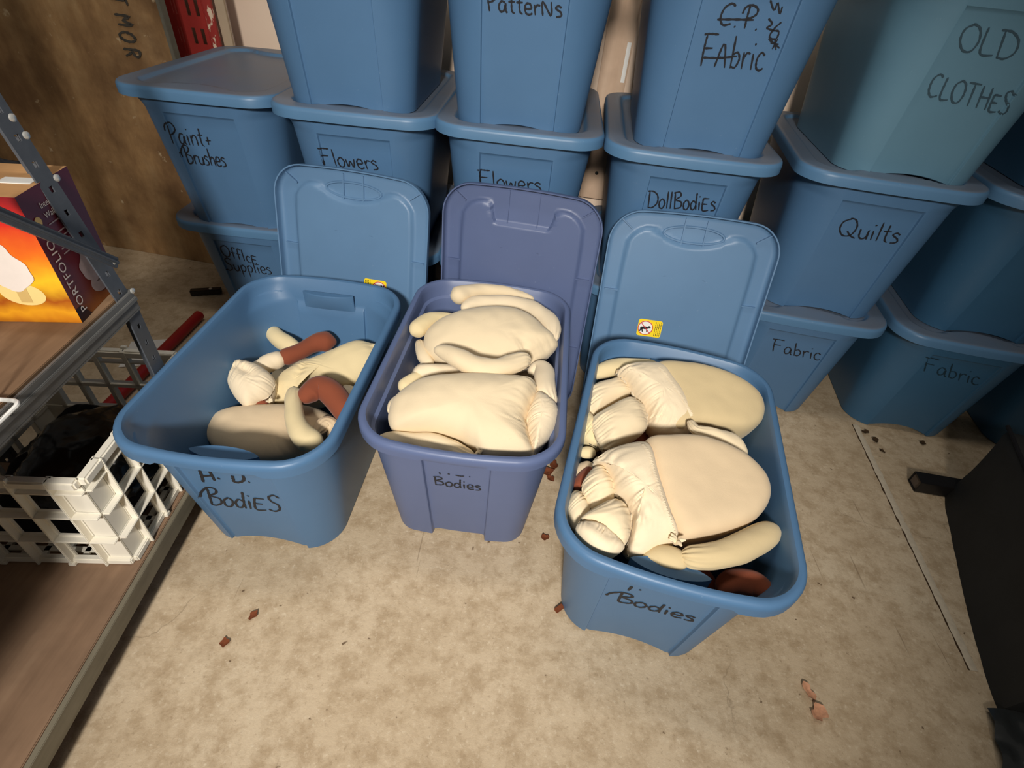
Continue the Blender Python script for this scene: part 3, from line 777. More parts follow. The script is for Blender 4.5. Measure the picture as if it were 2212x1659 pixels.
# --- middle bin
d = doll(O2, 'cream stuffed doll body lying at the front of the violet open bin', GD)
pillow('torso', d, K2, [(238, 850), (262, 770), (330, 705), (430, 655), (560, 634), (750, 624), (930, 634), (1050, 650), (1095, 668), (1088, 740), (1050, 830), (1040, 900), (1062, 1000), (1078, 1100), (900, 1110), (800, 1100), (725, 1045), (640, 990), (500, 958), (360, 950), (275, 940), (244, 905)],
       .335, 18, .060, .10, 'muslin', [((1092, 660), (1040, 880), .0042, .035, .012), ((1040, 880), (1075, 1100), .0036, .030, .012)], 2.7, .003, 1)
limb('arm', d, K2, [(172, 985, 12, .310), (230, 978, 34, .314), (340, 990, 50, .318), (480, 1010, 60, .320), (600, 1040, 56, .320), (690, 1075, 38, .318), (740, 1085, 16, .316)], 'muslin', 0, .004, .9, 2)
tuft(d, K2, (765, 1065), .322, .011, 'muslin', 3)
pillow('leg', d, K2, [(1036, 862), (1062, 790), (1096, 720), (1150, 735), (1205, 785), (1220, 830), (1208, 900), (1170, 970), (1110, 1040), (1072, 1085), (1056, 1010), (1040, 930)], .335, 12, .040, .07, 'muslin_pale', [((1036, 862), (1072, 1085), .003, .03, .012), ((1096, 715), (1220, 800), .003, .022, .012)], 2.2, .003, 4)
limb('leg', d, K2, [(1050, 610, 26, .330), (1100, 575, 46, .338), (1138, 590, 56, .344), (1142, 660, 62, .348), (1152, 730, 62, .348), (1195, 790, 30, .345)], 'muslin_pale', 0, .004, .9, 5)
limb('arm', d, K2, [(243, 835, 14, .335), (262, 790, 26, .335), (300, 745, 24, .33)], 'muslin', seed=6)
d = doll(O2, 'cream stuffed doll body at the back of the violet open bin, arm across it', GD)
pillow('torso', d, K2, [(442, 430), (455, 380), (500, 330), (580, 285), (700, 250), (850, 236), (970, 248), (1070, 292), (1140, 350), (1218, 428), (1190, 480), (1120, 530), (1030, 570), (900, 600), (740, 600), (600, 575), (500, 530), (452, 480)],
       .345, 22, .056, .10, 'muslin', [((1215, 430), (1030, 560), .0024, .03, .014), ((1000, 470), (1050, 560), .003, .025, .01)], 2.4, .003, 7)
limb('arm', d, K2, [(506, 470, 22, .385), (550, 478, 42, .390), (640, 515, 62, .392), (740, 562, 66, .390), (840, 578, 62, .388), (940, 558, 60, .386), (1020, 532, 50, .386), (1058, 540, 26, .38)], 'muslin', 0, .004, .9, 8)
tuft(d, K2, (840, 622), .37, .006, 'muslin', 4)
limb('arm', d, K2, [(372, 378, 30, .350), (400, 355, 50, .352), (480, 302, 50, .354), (570, 285, 30, .35), (640, 285, 18, .345)], 'muslin_yellow', seed=9)
limb('leg', d, K2, [(665, 240, 26, .350), (720, 205, 42, .354), (800, 195, 44, .356), (920, 198, 46, .358), (1030, 222, 52, .360), (1120, 270, 56, .362), (1175, 330, 56, .362), (1190, 400, 34, .36), (1196, 425, 12, .36)], 'muslin_pale', 0, .0045, .9, 10)
limb('leg', d, K2, [(598, 168, 36, .362), (635, 158, 54, .364), (700, 138, 46, .364), (800, 128, 36, .362), (930, 140, 32, .358), (1040, 165, 22, .352), (1080, 180, 10, .348)], 'muslin', seed=11)
d = doll(O2, 'cream stuffed doll body mostly buried under two others in the violet open bin', GD)
limb('leg', d, K2, [(384, 600, 30, .330), (420, 598, 44, .332), (520, 592, 44, .335), (620, 600, 42, .335), (720, 640, 22, .33)], 'muslin_pale', seed=12)
limb('leg', d, K2, [(300, 700, 26, .320), (330, 680, 42, .322), (390, 640, 42, .325), (460, 605, 30, .325)], 'muslin_yellow', seed=13)
limb('arm', d, K2, [(412, 420, 16, .320), (428, 450, 32, .322), (445, 510, 38, .322), (490, 560, 26, .318)], 'muslin', .003, 0, seed=14)
pillow('torso', d, K2, [(420, 560), (700, 520), (1050, 560), (1180, 640), (1140, 760), (900, 800), (500, 790), (330, 720)], .245, 5, .045, .08, 'muslin_tan', (), 2.4, .003, 15, N=90, rings=14)

# --- right bin
d = DB = doll(O3, 'doll body with smooth tan chest at the back of the rightmost open bin', GD)
pillow('torso', d, K3, [(560, 244), (700, 248), (850, 286), (960, 336), (1030, 396), (1056, 460), (1038, 525), (965, 566), (850, 560), (740, 545), (640, 560), (585, 500), (540, 380), (530, 290)], .335, 20, .045, .09, 'jersey_olive', (), 7.0, .002, 21)
pillow('cloth_hips', d, K3, [(372, 272), (430, 244), (520, 236), (580, 244), (618, 290), (662, 352), (704, 412), (736, 482), (722, 555), (650, 576), (570, 566), (526, 520), (512, 470), (462, 400), (420, 330)], .337, 20, .052, .08, 'muslin_pale', [((372, 272), (515, 490), .006, .035, .012), ((515, 490), (700, 575), .003, .022, .012)], 2.8, .003, 22)
pillow('leg', d, K3, [(214, 372), (262, 338), (340, 315), (395, 305), (442, 340), (446, 372), (380, 410), (300, 455), (262, 470), (226, 440)], .328, 14, .032, .06, 'muslin', [((214, 372), (262, 470), .004, .025, .011), ((395, 305), (446, 372), .003, .022, .011)], 2.2, .003, 23)
pillow('leg', d, K3, [(256, 502), (310, 455), (390, 412), (450, 396), (500, 430), (522, 500), (510, 545), (440, 590), (330, 634), (288, 600)], .332, 14, .036, .07, 'muslin', [((256, 502), (330, 634), .004, .028, .011), ((450, 396), (522, 520), .003, .025, .011)], 2.2, .003, 24)
pillow('leg', d, K3, [(194, 540), (222, 462), (262, 490), (276, 560), (308, 622), (240, 602), (205, 575)], .305, 8, .028, .06, 'muslin_yellow', [((194, 540), (308, 622), .003, .02, .011)], 2.0, .003, 25)
limb('arm', d, K3, [(248, 292, 18, .330), (285, 272, 36, .333), (360, 250, 46, .336), (450, 236, 34, .340), (530, 232, 22, .345), (570, 238, 12, .345)], 'muslin_yellow', 0, .003, .9, 26)
limb('arm', d, K3, [(720, 500, 14, .360), (750, 545, 26, .362), (830, 565, 36, .360), (910, 600, 46, .355), (955, 645, 36, .348), (978, 680, 18, .345)], 'muslin', .0045, 0, .9, 27)
d = DF = doll(O3, 'large doll body with smooth tan chest at the front of the rightmost open bin', GD)
pillow('torso', d, K3, [(500, 612), (600, 590), (740, 594), (880, 638), (985, 698), (1056, 778), (1080, 850), (1062, 922), (1000, 990), (900, 1040), (780, 1070), (670, 1084), (610, 1010), (560, 900), (520, 760)], .335, 16, .046, .10, 'muslin_tan', (), 8.0, .002, 31)
pillow('cloth_hips', d, K3, [(264, 690), (310, 655), (400, 622), (490, 606), (530, 644), (552, 740), (590, 860), (630, 980), (655, 1072), (585, 1112), (500, 1146), (436, 1142), (428, 1090), (438, 1000), (438, 950), (408, 880), (366, 845), (345, 770), (310, 715)], .338, 16, .054, .09, 'muslin_pale', [((290, 690), (438, 960), .006, .035, .012), ((438, 960), (432, 1140), .003, .025, .012)], 2.9, .003, 32)
tuft(d, K3, (655, 1075), .345, .013, 'muslin', 6)
pillow('leg', d, K3, [(212, 802), (250, 740), (300, 708), (336, 752), (360, 800), (366, 860), (320, 900), (268, 918), (232, 880)], .335, 10, .030, .06, 'muslin', [((212, 802), (268, 918), .003, .02, .011), ((300, 708), (366, 860), .0025, .02, .011)], 2.2, .003, 33)
pillow('leg', d, K3, [(138, 895), (175, 832), (225, 850), (262, 920), (230, 985), (190, 1022), (158, 1000), (138, 945)], .310, 8, .030, .06, 'muslin', [((175, 832), (262, 920), .004, .03, .011)], 2.2, .003, 34)
pillow('leg', d, K3, [(204, 965), (270, 915), (372, 868), (430, 920), (444, 1000), (410, 1090), (330, 1060), (250, 1000)], .342, 12, .032, .06, 'muslin', [((372, 868), (444, 1000), .003, .03, .012)], 2.2, .003, 35)
pillow('foot', d, K3, [(184, 1022), (205, 975), (290, 985), (360, 1030), (412, 1092), (372, 1136), (318, 1144), (240, 1102)], .345, 18, .026, .05, 'muslin_pale', [((205, 975), (412, 1092), .0026, .014, .011)], 3.0, .003, 36)
limb('arm', d, K3, [(672, 1135, 24, .338), (720, 1140, 52, .340), (800, 1142, 62, .341), (900, 1122, 68, .341), (1000, 1078, 70, .340), (1080, 1035, 64, .338), (1135, 1010, 34, .335)], 'jersey_olive', .004, 0, .9, 37)
limb('hand', d, K3, [(1040, 1070, 40, .338), (1068, 1030, 40, .340), (1082, 1000, 30, .342), (1084, 985, 14, .342)], 'jersey_olive', seed=38)
d = doll(O3, 'doll body with dark brown legs at the near corner of the rightmost open bin', GD)
limb('leg', d, K3, [(850, 1300, 40, .285), (930, 1262, 60, .290), (1020, 1268, 62, .296), (1080, 1300, 48, .300), (1128, 1325, 24, .300)], 'brown_knit', seed=41, ns=50)
limb('leg', d, K3, [(690, 1215, 34, .262), (750, 1228, 52, .262), (800, 1285, 52, .258), (815, 1340, 36, .255)], 'brown_knit', seed=42, ns=50)
limb('arm', d, K3, [(490, 1160, 14, .318), (560, 1146, 56, .322), (620, 1150, 62, .326), (680, 1164, 50, .328), (712, 1172, 18, .326)], 'jersey_olive', seed=43)
d = doll(O3, 'doll body showing a cream cuff and brown shin at left in the rightmost open bin', GD)
limb('leg', d, K3, [(148, 850, 14, .290), (165, 800, 34, .292), (205, 745, 40, .294), (265, 712, 34, .294)], 'muslin_tan', seed=44, ns=44)
limb('shin', d, K3, [(178, 828, 20, .300), (215, 780, 34, .303), (270, 732, 34, .303)], 'brown_knit', seed=45, ns=44)
limb('arm', d, K3, [(195, 652, 16, .295), (230, 650, 28, .296), (275, 655, 24, .292)], 'muslin_yellow', seed=46, ns=40)
pillow('torso', d, K3, [(290, 500), (560, 440), (780, 560), (840, 760), (740, 960), (480, 1000), (290, 880), (260, 660)], .215, 2, .05, .08, 'brown_knit', (), 2.6, .003, 47, N=90, rings=14)

from mathutils.bvhtree import BVHTree
def drape(pix, objs, root_, name, mat, w, zig=0.0, n=60, lift=.0012):
    trees = []
    for o in objs:
        off = base_of(o); me = o.data
        trees.append((BVHTree.FromPolygons([v.co + off for v in me.vertices], [p.vertices[:] for p in me.polygons])))
    P = crom([K3(p) for p in pix], n); V = []; F = []; hits = []
    for u, v in P:
        best = None
        for t in trees:
            h = t.ray_cast(Vector(CP), Vector(ray(u, v)))
            if h[0] is not None and (best is None or h[3] < best[1]): best = (h[0], h[3], h[1])
        if best: hits.append((np.array(best[0]), np.array(best[2])))
    for i, (p, nn) in enumerate(hits):
        q = hits[min(i + 1, len(hits) - 1)][0] - hits[max(i - 1, 0)][0]; q /= np.linalg.norm(q) + 1e-9
        if nn @ (CP - p) < 0: nn = -nn
        sd = np.cross(nn, q); a = w * (1 + (zig if i % 2 else 0))
        V += [p + nn * lift + sd * a, p + nn * lift * .4 - sd * w]
    for i in range(len(hits) - 1): F.append((2 * i, 2 * i + 1, 2 * i + 3, 2 * i + 2))
    return mesh(name, V, F, mat, root_, False, world=True)
kid = lambda r, n: [c for c in r.children if c.name.split('.')[0] == n]
for r_, seam in ((DB, [(572, 246), (610, 290), (655, 352), (695, 412), (728, 478)]), (DF, [(494, 612), (522, 650), (548, 740), (585, 860), (622, 970), (652, 1066)])):
    drape(seam, kid(r_, 'torso') + kid(r_, 'cloth_hips'), r_, 'pinked_edge', 'muslin_pale', .0022, 1.4, 70)

# --- left bin
d = doll(O1, 'tan doll body with curved cream arm at the front of the leftmost open bin', GD)
pillow('torso', d, K1, [(543, 960), (556, 900), (600, 852), (680, 824), (780, 810), (900, 806), (1010, 808), (1130, 820), (1230, 860), (1272, 920), (1230, 985), (1130, 1060), (1000, 1085), (820, 1100), (690, 1075), (590, 1030)], .175, 14, .050, .11, 'muslin_tan', [((1050, 1090), (1270, 920), .003, .04, .014)], 3.0, .003, 51)
limb('arm', d, K1, [(1040, 705, 22, .262), (1015, 735, 40, .265), (1015, 800, 46, .265), (1025, 880, 54, .262), (1065, 950, 62, .258), (1115, 1000, 66, .252), (1130, 1045, 44, .245)], 'muslin_yellow', .003, 0, .95, 52)
limb('arm', d, K1, [(1140, 950, 30, .225), (1190, 900, 46, .225), (1235, 920, 40, .222), (1240, 985, 30, .215)], 'muslin_tan', .003, .003, .95, 57)
d = doll(O1, 'cream doll body with gathered knee and brown shin in the leftmost open bin', GD)
pillow('torso', d, K1, [(878, 758), (905, 690), (960, 620), (1040, 575), (1140, 535), (1250, 490), (1350, 448), (1420, 450), (1490, 478), (1470, 560), (1400, 640), (1320, 690), (1240, 690), (1160, 655), (1080, 640), (1040, 690), (1010, 755), (950, 785)], .215, 26, .038, .09, 'muslin_yellow', [((1090, 600), (1030, 720), .0036, .03, .012), ((1430, 450), (1490, 560), .003, .02, .012)], 2.2, .003, 53)
pillow('knee', d, K1, [(662, 665), (680, 600), (714, 550), (780, 558), (850, 590), (905, 640), (912, 690), (880, 745), (830, 770), (770, 806), (715, 770), (680, 720)], .232, 20, .036, .09, 'muslin_pale', [((714, 550), (800, 560), .004, .03, .011), ((715, 605), (790, 640), .004, .03, .012), ((912, 690), (860, 770), .003, .03, .012)], 2.3, .003, 54)
limb('thigh', d, K1, [(790, 575, 20, .225), (840, 580, 46, .228), (900, 555, 50, .230), (975, 532, 46, .232)], 'muslin_pale', seed=55)
limb('brown_shin', d, K1, [(935, 545, 36, .232), (980, 528, 46, .234), (1050, 500, 42, .236), (1110, 468, 44, .238), (1160, 450, 52, .240), (1205, 448, 52, .240), (1250, 450, 24, .238)], 'brown_knit', seed=56)
limb('hand', d, K1, [(780, 800, 22, .205), (830, 785, 30, .205), (880, 790, 22, .20)], 'brown_knit', seed=58, ns=40)
tuft(d, K1, (885, 775), .225, .008, 'muslin_pale', 8)
d = doll(O1, 'doll body showing a cream arm and a bent brown foot in the leftmost open bin', GD)
limb('arm', d, K1, [(862, 365, 20, .235), (890, 385, 36, .236), (935, 430, 46, .232), (1000, 470, 44, .225), (1060, 510, 30, .215)], 'muslin_yellow', seed=61)
limb('brown_foot', d, K1, [(1320, 860, 60, .245), (1270, 790, 66, .255), (1210, 715, 68, .268), (1150, 695, 62, .272), (1095, 735, 58, .270), (1075, 775, 40, .268)], 'brown_knit', seed=62)
limb('leg', d, K1, [(1280, 700, 30, .205), (1340, 735, 44, .205), (1400, 740, 40, .205), (1440, 690, 26, .205)], 'muslin_pale', .003, .003, .9, 63)
pillow('torso', d, K1, [(880, 560), (1150, 480), (1350, 520), (1300, 720), (1050, 800), (860, 720)], .10, 4, .05, .06, 'muslin', (), 2.4, .003, 64, N=90, rings=14)

# ------------------------------------------------------------------ room
def struct(o): o['kind'] = 'structure'; return o
struct(mesh('floor', [(-4, -2.5, 0), (4, -2.5, 0), (4, 3.2, 0), (-4, 3.2, 0)], [(0, 1, 2, 3)], 'concrete', None, False))
WY = lambda x: 1.965 - .115 * x
wn = np.array([.115, 1, 0]) / math.hypot(.115, 1); wx = np.array([1, -.115, 0]) / math.hypot(.115, 1)
b = MB(); b.box((0, WY(0) + .052, 1.3), (8.2, .1, 2.6), (wx, wn, (0, 0, 1))); struct(b.out('wall_back', 'wall_paint', smooth=False))
# saw-cut joint: raised filler strip with a dark edge
ja, jb = at_z(1848, 918, 0), at_z(2104, 1450, 0); jd = (jb - ja) / np.linalg.norm(jb - ja); jn = np.array([-jd[1], jd[0], 0])
b = MB(); v = []; f = []
for i in range(60):
    p = ja + (jb - ja) * i / 59; wob = .0016 * noise.noise(Vector((i * .45, 0, 0))); w2 = .0085 + .003 * noise.noise(Vector((i * .6, 5, 0)))
    v += [p + jn * (wob + w2) + np.array([0, 0, .0006]), p + jn * wob + np.array([0, 0, .0022]), p + jn * (wob - w2) + np.array([0, 0, .0006])]
for i in range(59): f += [(3 * i, 3 * i + 1, 3 * i + 4, 3 * i + 3), (3 * i + 1, 3 * i + 2, 3 * i + 5, 3 * i + 4)]
b.add(v, f); M['filler'] = simple('filler', lin(206, 192, 168), .8, .2, .25, 90); struct(b.out('trim_1', 'filler'))
b = MB(); v = []; f = []
for i in range(60):
    p = ja + (jb - ja) * i / 59 - jn * .0098; w2 = max(.0004, .0028 * (.6 + 1.3 * noise.noise(Vector((i * .5, 9, 0)))))
    v += [p + jn * .0025 + np.array([0, 0, .0004]), p - jn * w2 + np.array([0, 0, .0004])]
for i in range(59): f.append((2 * i, 2 * i + 1, 2 * i + 3, 2 * i + 2))
b.add(v, f); M['crack_dirt'] = simple('crack_dirt', lin(70, 54, 38), .95, .1, .3, 90); struct(b.out('trim_2', 'crack_dirt', smooth=False))

# stud board standing on the wall between two stacks
st = root('wall_stud', (.219, 1.925, .0), 'pale wooden stud on the wall in the gap between the Flowers and Doll Bodies stacks', 'board')
b = MB(); b.box((0, .0, 1.32), (.086, .036, 1.9), (wx, wn, (0, 0, 1)), .002); b.out('board', 'stud_wood', st, smooth=False)
b = MB(); b.box((.030, -.020, .80), (.014, .004, .11), (wx, wn, (0, 0, 1)), .001); b.out('paper_strip', 'paper_white', st, smooth=False)
q = at_z(1289, 373, .42) ; b = MB(); p = on_plane(1289, 374, (.219, 1.905, .4), (.115, 1, 0)); p = p - np.array([.219, 1.925, 0]); b.disc(p + np.array([0, .002, 0]), (0, -1, 0), .006, .003, 14); b.out('knot', 'ink', st)

# plywood sheet leaning on the wall, with stencilled letters running down it
pb = root('plywood_sheet', (-1.75, 1.86, 0), 'stained brown plywood sheet with stencilled letters, standing behind the shelf at the left', 'plywood sheet')
pc = np.array([-1.75, 1.86, 0])
b = MB(); x1, x0 = -1.131, -2.5
cy = lambda x: 1.7825 - .12 * (x + 1.135)
b.box((np.array([(x0 + x1) / 2, cy((x0 + x1) / 2) + .012, .9]) - pc), ((x1 - x0) * 1.007, .020, 1.8), (np.array([1, -.12, 0]) / math.hypot(1, .12), np.array([.12, 1, 0]) / math.hypot(1, .12), (0, 0, 1)), .0015)
b.out('panel', 'plyboard', pb, smooth=False)
b = MB(); b.box((np.array([x1 + .004, cy(x1) + .012, .9]) - pc), (.012, .024, 1.8), (np.array([1, -.12, 0]) / math.hypot(1, .12), np.array([.12, 1, 0]) / math.hypot(1, .12), (0, 0, 1)), .001)
M['grey_edge'] = simple('grey_edge', lin(112, 108, 96), .8, .2, .3, 40); b.out('edge_strip', 'grey_edge', pb, smooth=False)
b = MB()
PL = lambda u, v: on_plane(u, v, (-1.135, 1.7825, 0), (.12, 1, 0)) + np.array([0, -.0008, 0])
for ch, (u0, v0) in zip('TMOR', ((232, -14), (243, 28), (252, 66), (262, 102))):
    # letters lie on their side: letter "up" points right, advance points down
    for s in G_[ch][1]:
        P = [(u0 + 3 + a * 12 + bb * 34, v0 + a * 30 - bb * 0 + bb * 5) for a, bb in s]
        b.add(*ribbon(P, 5.5, lambda x, y: PL(x, y) - pc))
M['stencil'] = simple('stencil', lin(66, 62, 56), .85, .2, .5, 60); b.out('stencil_letters', 'stencil', pb, smooth=False)

# red slotted rack upright beside the sheet
ru = root('rack_upright', (-1.20, 2.02, 0), 'red slotted steel rack upright with worn paint, behind the paint bin', 'rack upright')
rc = np.array([-1.20, 2.02, 0]); RP = lambda u, v, y: on_plane(u, v, (-1.2, y, 0), (.115, 1, 0))
xa, xb = RP(352, 0, 1.93)[0], RP(428, 0, 1.93)[0]
b = MB(); yb = 1.93 - rc[1]; wch = xb - xa; cols = [(.0, .20), (.30, .56), (.66, .80), (.90, 1.0)]
for c0, c1 in cols: b.box((xa + wch * (c0 + c1) / 2 - rc[0], yb, .95), (wch * (c1 - c0), .004, 1.9))
k = 0; z = .02
while z < 1.9:
    for g0, g1 in ((.20, .30), (.56, .66), (.80, .90)): b.box((xa + wch * (g0 + g1) / 2 - rc[0], yb, z + .016), (wch * (g1 - g0), .004, .032))
    z += .075
b.box((xa + wch * .25 - rc[0], yb - .0025, .95), (.006, .004, 1.9))
b.out('slotted_face', 'rack_red', ru, smooth=False)
b = MB(); b.box((xa - rc[0], yb + .03, .95), (.004, .06, 1.9)); b.box((xb - rc[0], yb + .03, .95), (.004, .06, 1.9)); b.out('channel_side', 'rack_red', ru, smooth=False)
xc, xd = RP(430, 0, 1.93)[0], RP(447, 0, 1.93)[0]
b = MB(); b.box(((xc + xd) / 2 - rc[0], yb + .004, .95), (xd - xc, .012, 1.9), None, .001); b.out('worn_angle', 'worn_red', ru, smooth=False)
bs = tag(MB().box(((xd + RP(460, 0, 1.93)[0]) / 2 + .006, 1.955, .95), (.03, .01, 1.9), None, .001).out('batten', 'beige_strip', smooth=False), 'beige batten standing against the wall right of the red rack upright', 'batten')

# red rod on the floor behind the crate
rr0, rr1 = np.array([-1.085, .55, .02]), np.array([-1.072, 1.42, .02])
tag(MB().tube([rr0, (rr0 + rr1) / 2, rr1], .016, 16).out('steel_rod', 'red_rod'), 'red painted steel rod lying on the floor behind the shelf', 'rod')
c0 = at_z(445, 628, .012)
cl = root('clamp_bracket', c0, 'small black bracket on the floor left of the Office Supplies bin', 'bracket')
b = MB(); b.bar((-.045, -.02, .0), (.05, .012, .0), .022, .02, bev=.002); b.out('bracket_arm', 'black_steel', cl, smooth=False)
b = MB(); b.disc((.02, .0, .01), (0, 0, 1), .006, .004); b.out('rivet', 'bolt', cl)

# ------------------------------------------------------------------ shelf unit
sh = root('storage_shelf', (-.92, .32, 0), 'grey slotted-angle storage shelf along the left side with wooden boards', 'shelf')
sc_ = np.array([-.92, .32, 0])
dy = np.array([-.070, 1, 0]) / math.hypot(.07, 1); dx = np.array([dy[1], -dy[0], 0])
FR = np.array([-.694, .77, 0]); Ax = (dx, dy, (0, 0, 1)); SL, SD = .92, .44
def post(corner, fl, fr, flip, label=None):
    """slotted angle: two flanges with square holes"""
    b = MB(); zt = 1.30; w = .034; th = .0028
    for ax, nx in ((fl, fr), (fr, fl)):
        ax = np.array(ax); nx = np.array(nx)
        for a0, a1 in ((0, .40), (.62, 1.0)):
            
            for s0, s1 in ((0, .5), (.5, zt)): b.box(corner + ax * w * (a0 + a1) / 2 + np.array([0, 0, (s0 + s1) / 2]), (w * (a1 - a0), th, s1 - s0), (ax, nx, (0, 0, 1)))
        z = 0.0
        while z < zt:
            b.box(corner + ax * w * .51 + np.array([0, 0, z + .0135]), (w * .22, th, .027), (ax, nx, (0, 0, 1))); z += .0365
    return b.out('post', 'metal_dark', sh, smooth=False)
FP = FR + 0
CORN = [(FP, -dx, -dy), (FR - dy * SL, -dx, dy), (FR - dx * SD, dx, -dy), (FR - dx * SD - dy * SL, dx, dy)]
for c, a, d_ in CORN:
    o = post(c - sc_, a, d_, 0)
    if c is FP:   # this post leans a little
        for vv in o.data.vertices:
            k = .125 * max(0, vv.co.z - .50); vv.co.x -= .743 * k; vv.co.y -= .67 * k; k = 0; vv.co.x += .743 * k; vv.co.y += .67 * k
def shelf_board(zt, th, mat, edge, frame, over=0.0):
    c = FR - dx * SD / 2 - dy * SL / 2 - sc_
    b = MB(); b.box(c + np.array([0, 0, zt - th / 2]), (SD - .014, SL - .014, th), Ax, .001); b.out('shelf_board', mat, sh, smooth=False)
    b = MB()
    e = FR + dx * (.002 + over) - sc_
    b.box(e - dy * SL / 2 + np.array([0, 0, zt - .018]), (.006, SL, .036), Ax, .001); b.box(e - dy * SL / 2 + np.array([0, 0, zt - .036]) - dx * .012, (.030, SL, .004), Ax)
    b.box(e - dy * SL / 2 + np.array([0, 0, zt - .015]) + dx * .004, (.004, SL, .008), Ax, .001)
    b.box(e - dx * (SD + over) - dy * SL / 2 + np.array([0, 0, zt - .018]), (.006, SL, .036), Ax)
    b.box(e - dx * SD / 2 + np.array([0, 0, zt - .018]), (SD, .006, .036), Ax); b.box(e - dx * SD / 2 - dy * SL + np.array([0, 0, zt - .018]), (SD, .006, .036), Ax)
    b.out('shelf_frame', edge, sh, smooth=False)
shelf_board(.535, .014, 'shelf_wood', 'metal_grey', 1)
c = FR - dx * SD / 2 - dy * SL / 2 - sc_
MB().box(c + np.array([0, 0, .088]) - dy * .06, (SD + .012, SL + .02, .024), Ax, .0015).out('bottom_board', 'shelf_brown', sh, smooth=False)
MB().box(c + np.array([0, 0, .079]) + dx * (SD / 2 + .012) - dy * .06, (.010, SL + .02, .040), Ax, .001).out('board_edging', 'edge_wood', sh, smooth=False)
pl = lambda u, v: on_plane(u, v, np.array([-.694, .77, 0]) + dx * .006, dx)
b = MB(); p, q = pl(252, 568) - sc_, pl(-140, 404) - sc_; b.bar(p, p + (q - p) * 1.0, .018, .006, dx, .001); b.bar(p + dx * .002, q + dx * .002, .006, .010, dx, .002); b.out('brace', 'metal_dark', sh, smooth=False)
for u, v in ((243, 566), (285, 628), (121, 384), (55, 292), (25, 254)):
    b = MB(); p = pl(u, v) - sc_; b.disc(p, dx, .0050, .004, 12); b.out('bolt', 'bolt', sh)

# lamp cartons on the upper shelf
def carton(corner, wx_, wy_, h, label, art='box_art', yaw=R(9)):
    """corner = front right bottom corner; wx_ across, wy_ deep"""
    bx = root('lamp_carton', corner, label, 'carton', 'lamp cartons on the upper shelf', yaw)
    v = [(0, 0, 0), (-wx_, 0, 0), (-wx_, wy_, 0), (0, wy_, 0), (0, 0, h), (-wx_, 0, h), (-wx_, wy_, h), (0, wy_, h)]
    mesh('front_panel', [v[i] for i in (0, 1, 5, 4)], [(0, 1, 2, 3)], art, bx, False)
    mesh('side_panel', [v[i] for i in (0, 3, 7, 4)], [(0, 1, 2, 3)], 'box_side', bx, False)
    mesh('carton_shell', v, [(0, 1, 2, 3), (4, 5, 6, 7), (1, 2, 6, 5), (2, 3, 7, 6)], 'cardboard_top', bx, False)
    return bx
Z0 = .5355
cc = at_z(178, 697, Z0); WA, WB, HB = .125, .128, .205
bx = carton(cc, WA, WB, HB, 'maroon and orange lamp carton with a picture of a wall light, at the shelf post')
def panel_mesh(name, loops, plane, mat, par, lift=.0006):
    b = MB()
    for L in loops:
        P = [((x, -lift, z) if plane == 'f' else (lift, x, z)) for x, z in L]; b.add(P, [tuple(range(len(P)))])
    return b.out(name, mat, par, smooth=False)
def ell(cx, cz, rx, rz, n=28, rot=0.0):
    return [(cx + rx * math.cos(a) * math.cos(rot) - rz * math.sin(a) * math.sin(rot), cz + rx * math.cos(a) * math.sin(rot) + rz * math.sin(a) * math.cos(rot)) for a in np.linspace(0, 2 * math.pi, n, endpoint=False)]
def blob(cx, cz, s, seed):
    r = random.Random(seed); return [(cx + s * (1 + .16 * math.sin(3 * a + seed) + .08 * math.sin(7 * a)) * math.cos(a), cz + 1.15 * s * (1 + .14 * math.cos(2 * a + seed)) * math.sin(a)) for a in np.linspace(0, 2 * math.pi, 40, endpoint=False)]
for k, (pn, ox, sgn) in enumerate((('f', -WA * .5, 1), ('s', WB * .64, 1))):
    pm = [c_ for c_ in bx.children if c_.name.startswith('front_panel' if pn == 'f' else 'side_panel')][0]
    s = 1.0 if pn == 'f' else .8; zc = .082 if pn == 'f' else .055
    panel_mesh('glass_picture', [ell(ox, zc - .030 * s, .031 * s, .020 * s, rot=-.1)], pn, 'cream_glass' if pn == 'f' else 'print_grey', pm, .0006)
    panel_mesh('shade_picture', [blob(ox - .004, zc + .016 * s, .032 * s, 3 + k)], pn, 'print_white' if pn == 'f' else 'print_grey', pm, .0012)
    if pn == 'f': panel_mesh('arm_picture', [[(ox - .008, zc - .045), (ox + .008, zc - .045), (ox + .010, zc - .012), (ox - .006, zc - .012)]], pn, 'gold_print', pm, .0009)
sp = [c_ for c_ in bx.children if c_.name.startswith('side_panel')][0]
def text_obj(txt, size, mat, par, org, ex, ez, name='lettering', width=None, space=1.0, font_bold=.0):
    cu = bpy.data.curves.new(name, 'FONT'); cu.body = txt; cu.size = size; cu.align_x = 'LEFT'; cu.space_character = space; cu.offset = font_bold
    to = bpy.data.objects.new(name, cu); COL.objects.link(to)
    dg = bpy.context.evaluated_depsgraph_get(); me = bpy.data.meshes.new_from_object(to.evaluated_get(dg)); bpy.data.objects.remove(to)
    ex = np.array(ex, float); ez = np.array(ez, float)
    for v in me.vertices: p = np.array(org) + ex * v.co.x + ez * v.co.y; v.co = Vector(p)
    o = bpy.data.objects.new(name, me); COL.objects.link(o); me.materials.clear(); me.materials.append(M[mat]); o.parent = par; return o
text_obj('PORTFOLIO', .021, 'print_white', sp, (.0012, .024, .012), (0, 0, 1), (0, -1, 0), 'brand_lettering', space=1.12)
panel_mesh('gold_dot', [ell(.017, .162, .0075, .0075)], 's', 'gold_print', sp, .001)
text_obj('Interior', .0125, 'print_white', sp, (.0012, .034, HB - .030), (0, 1, 0), (0, 0, 1))
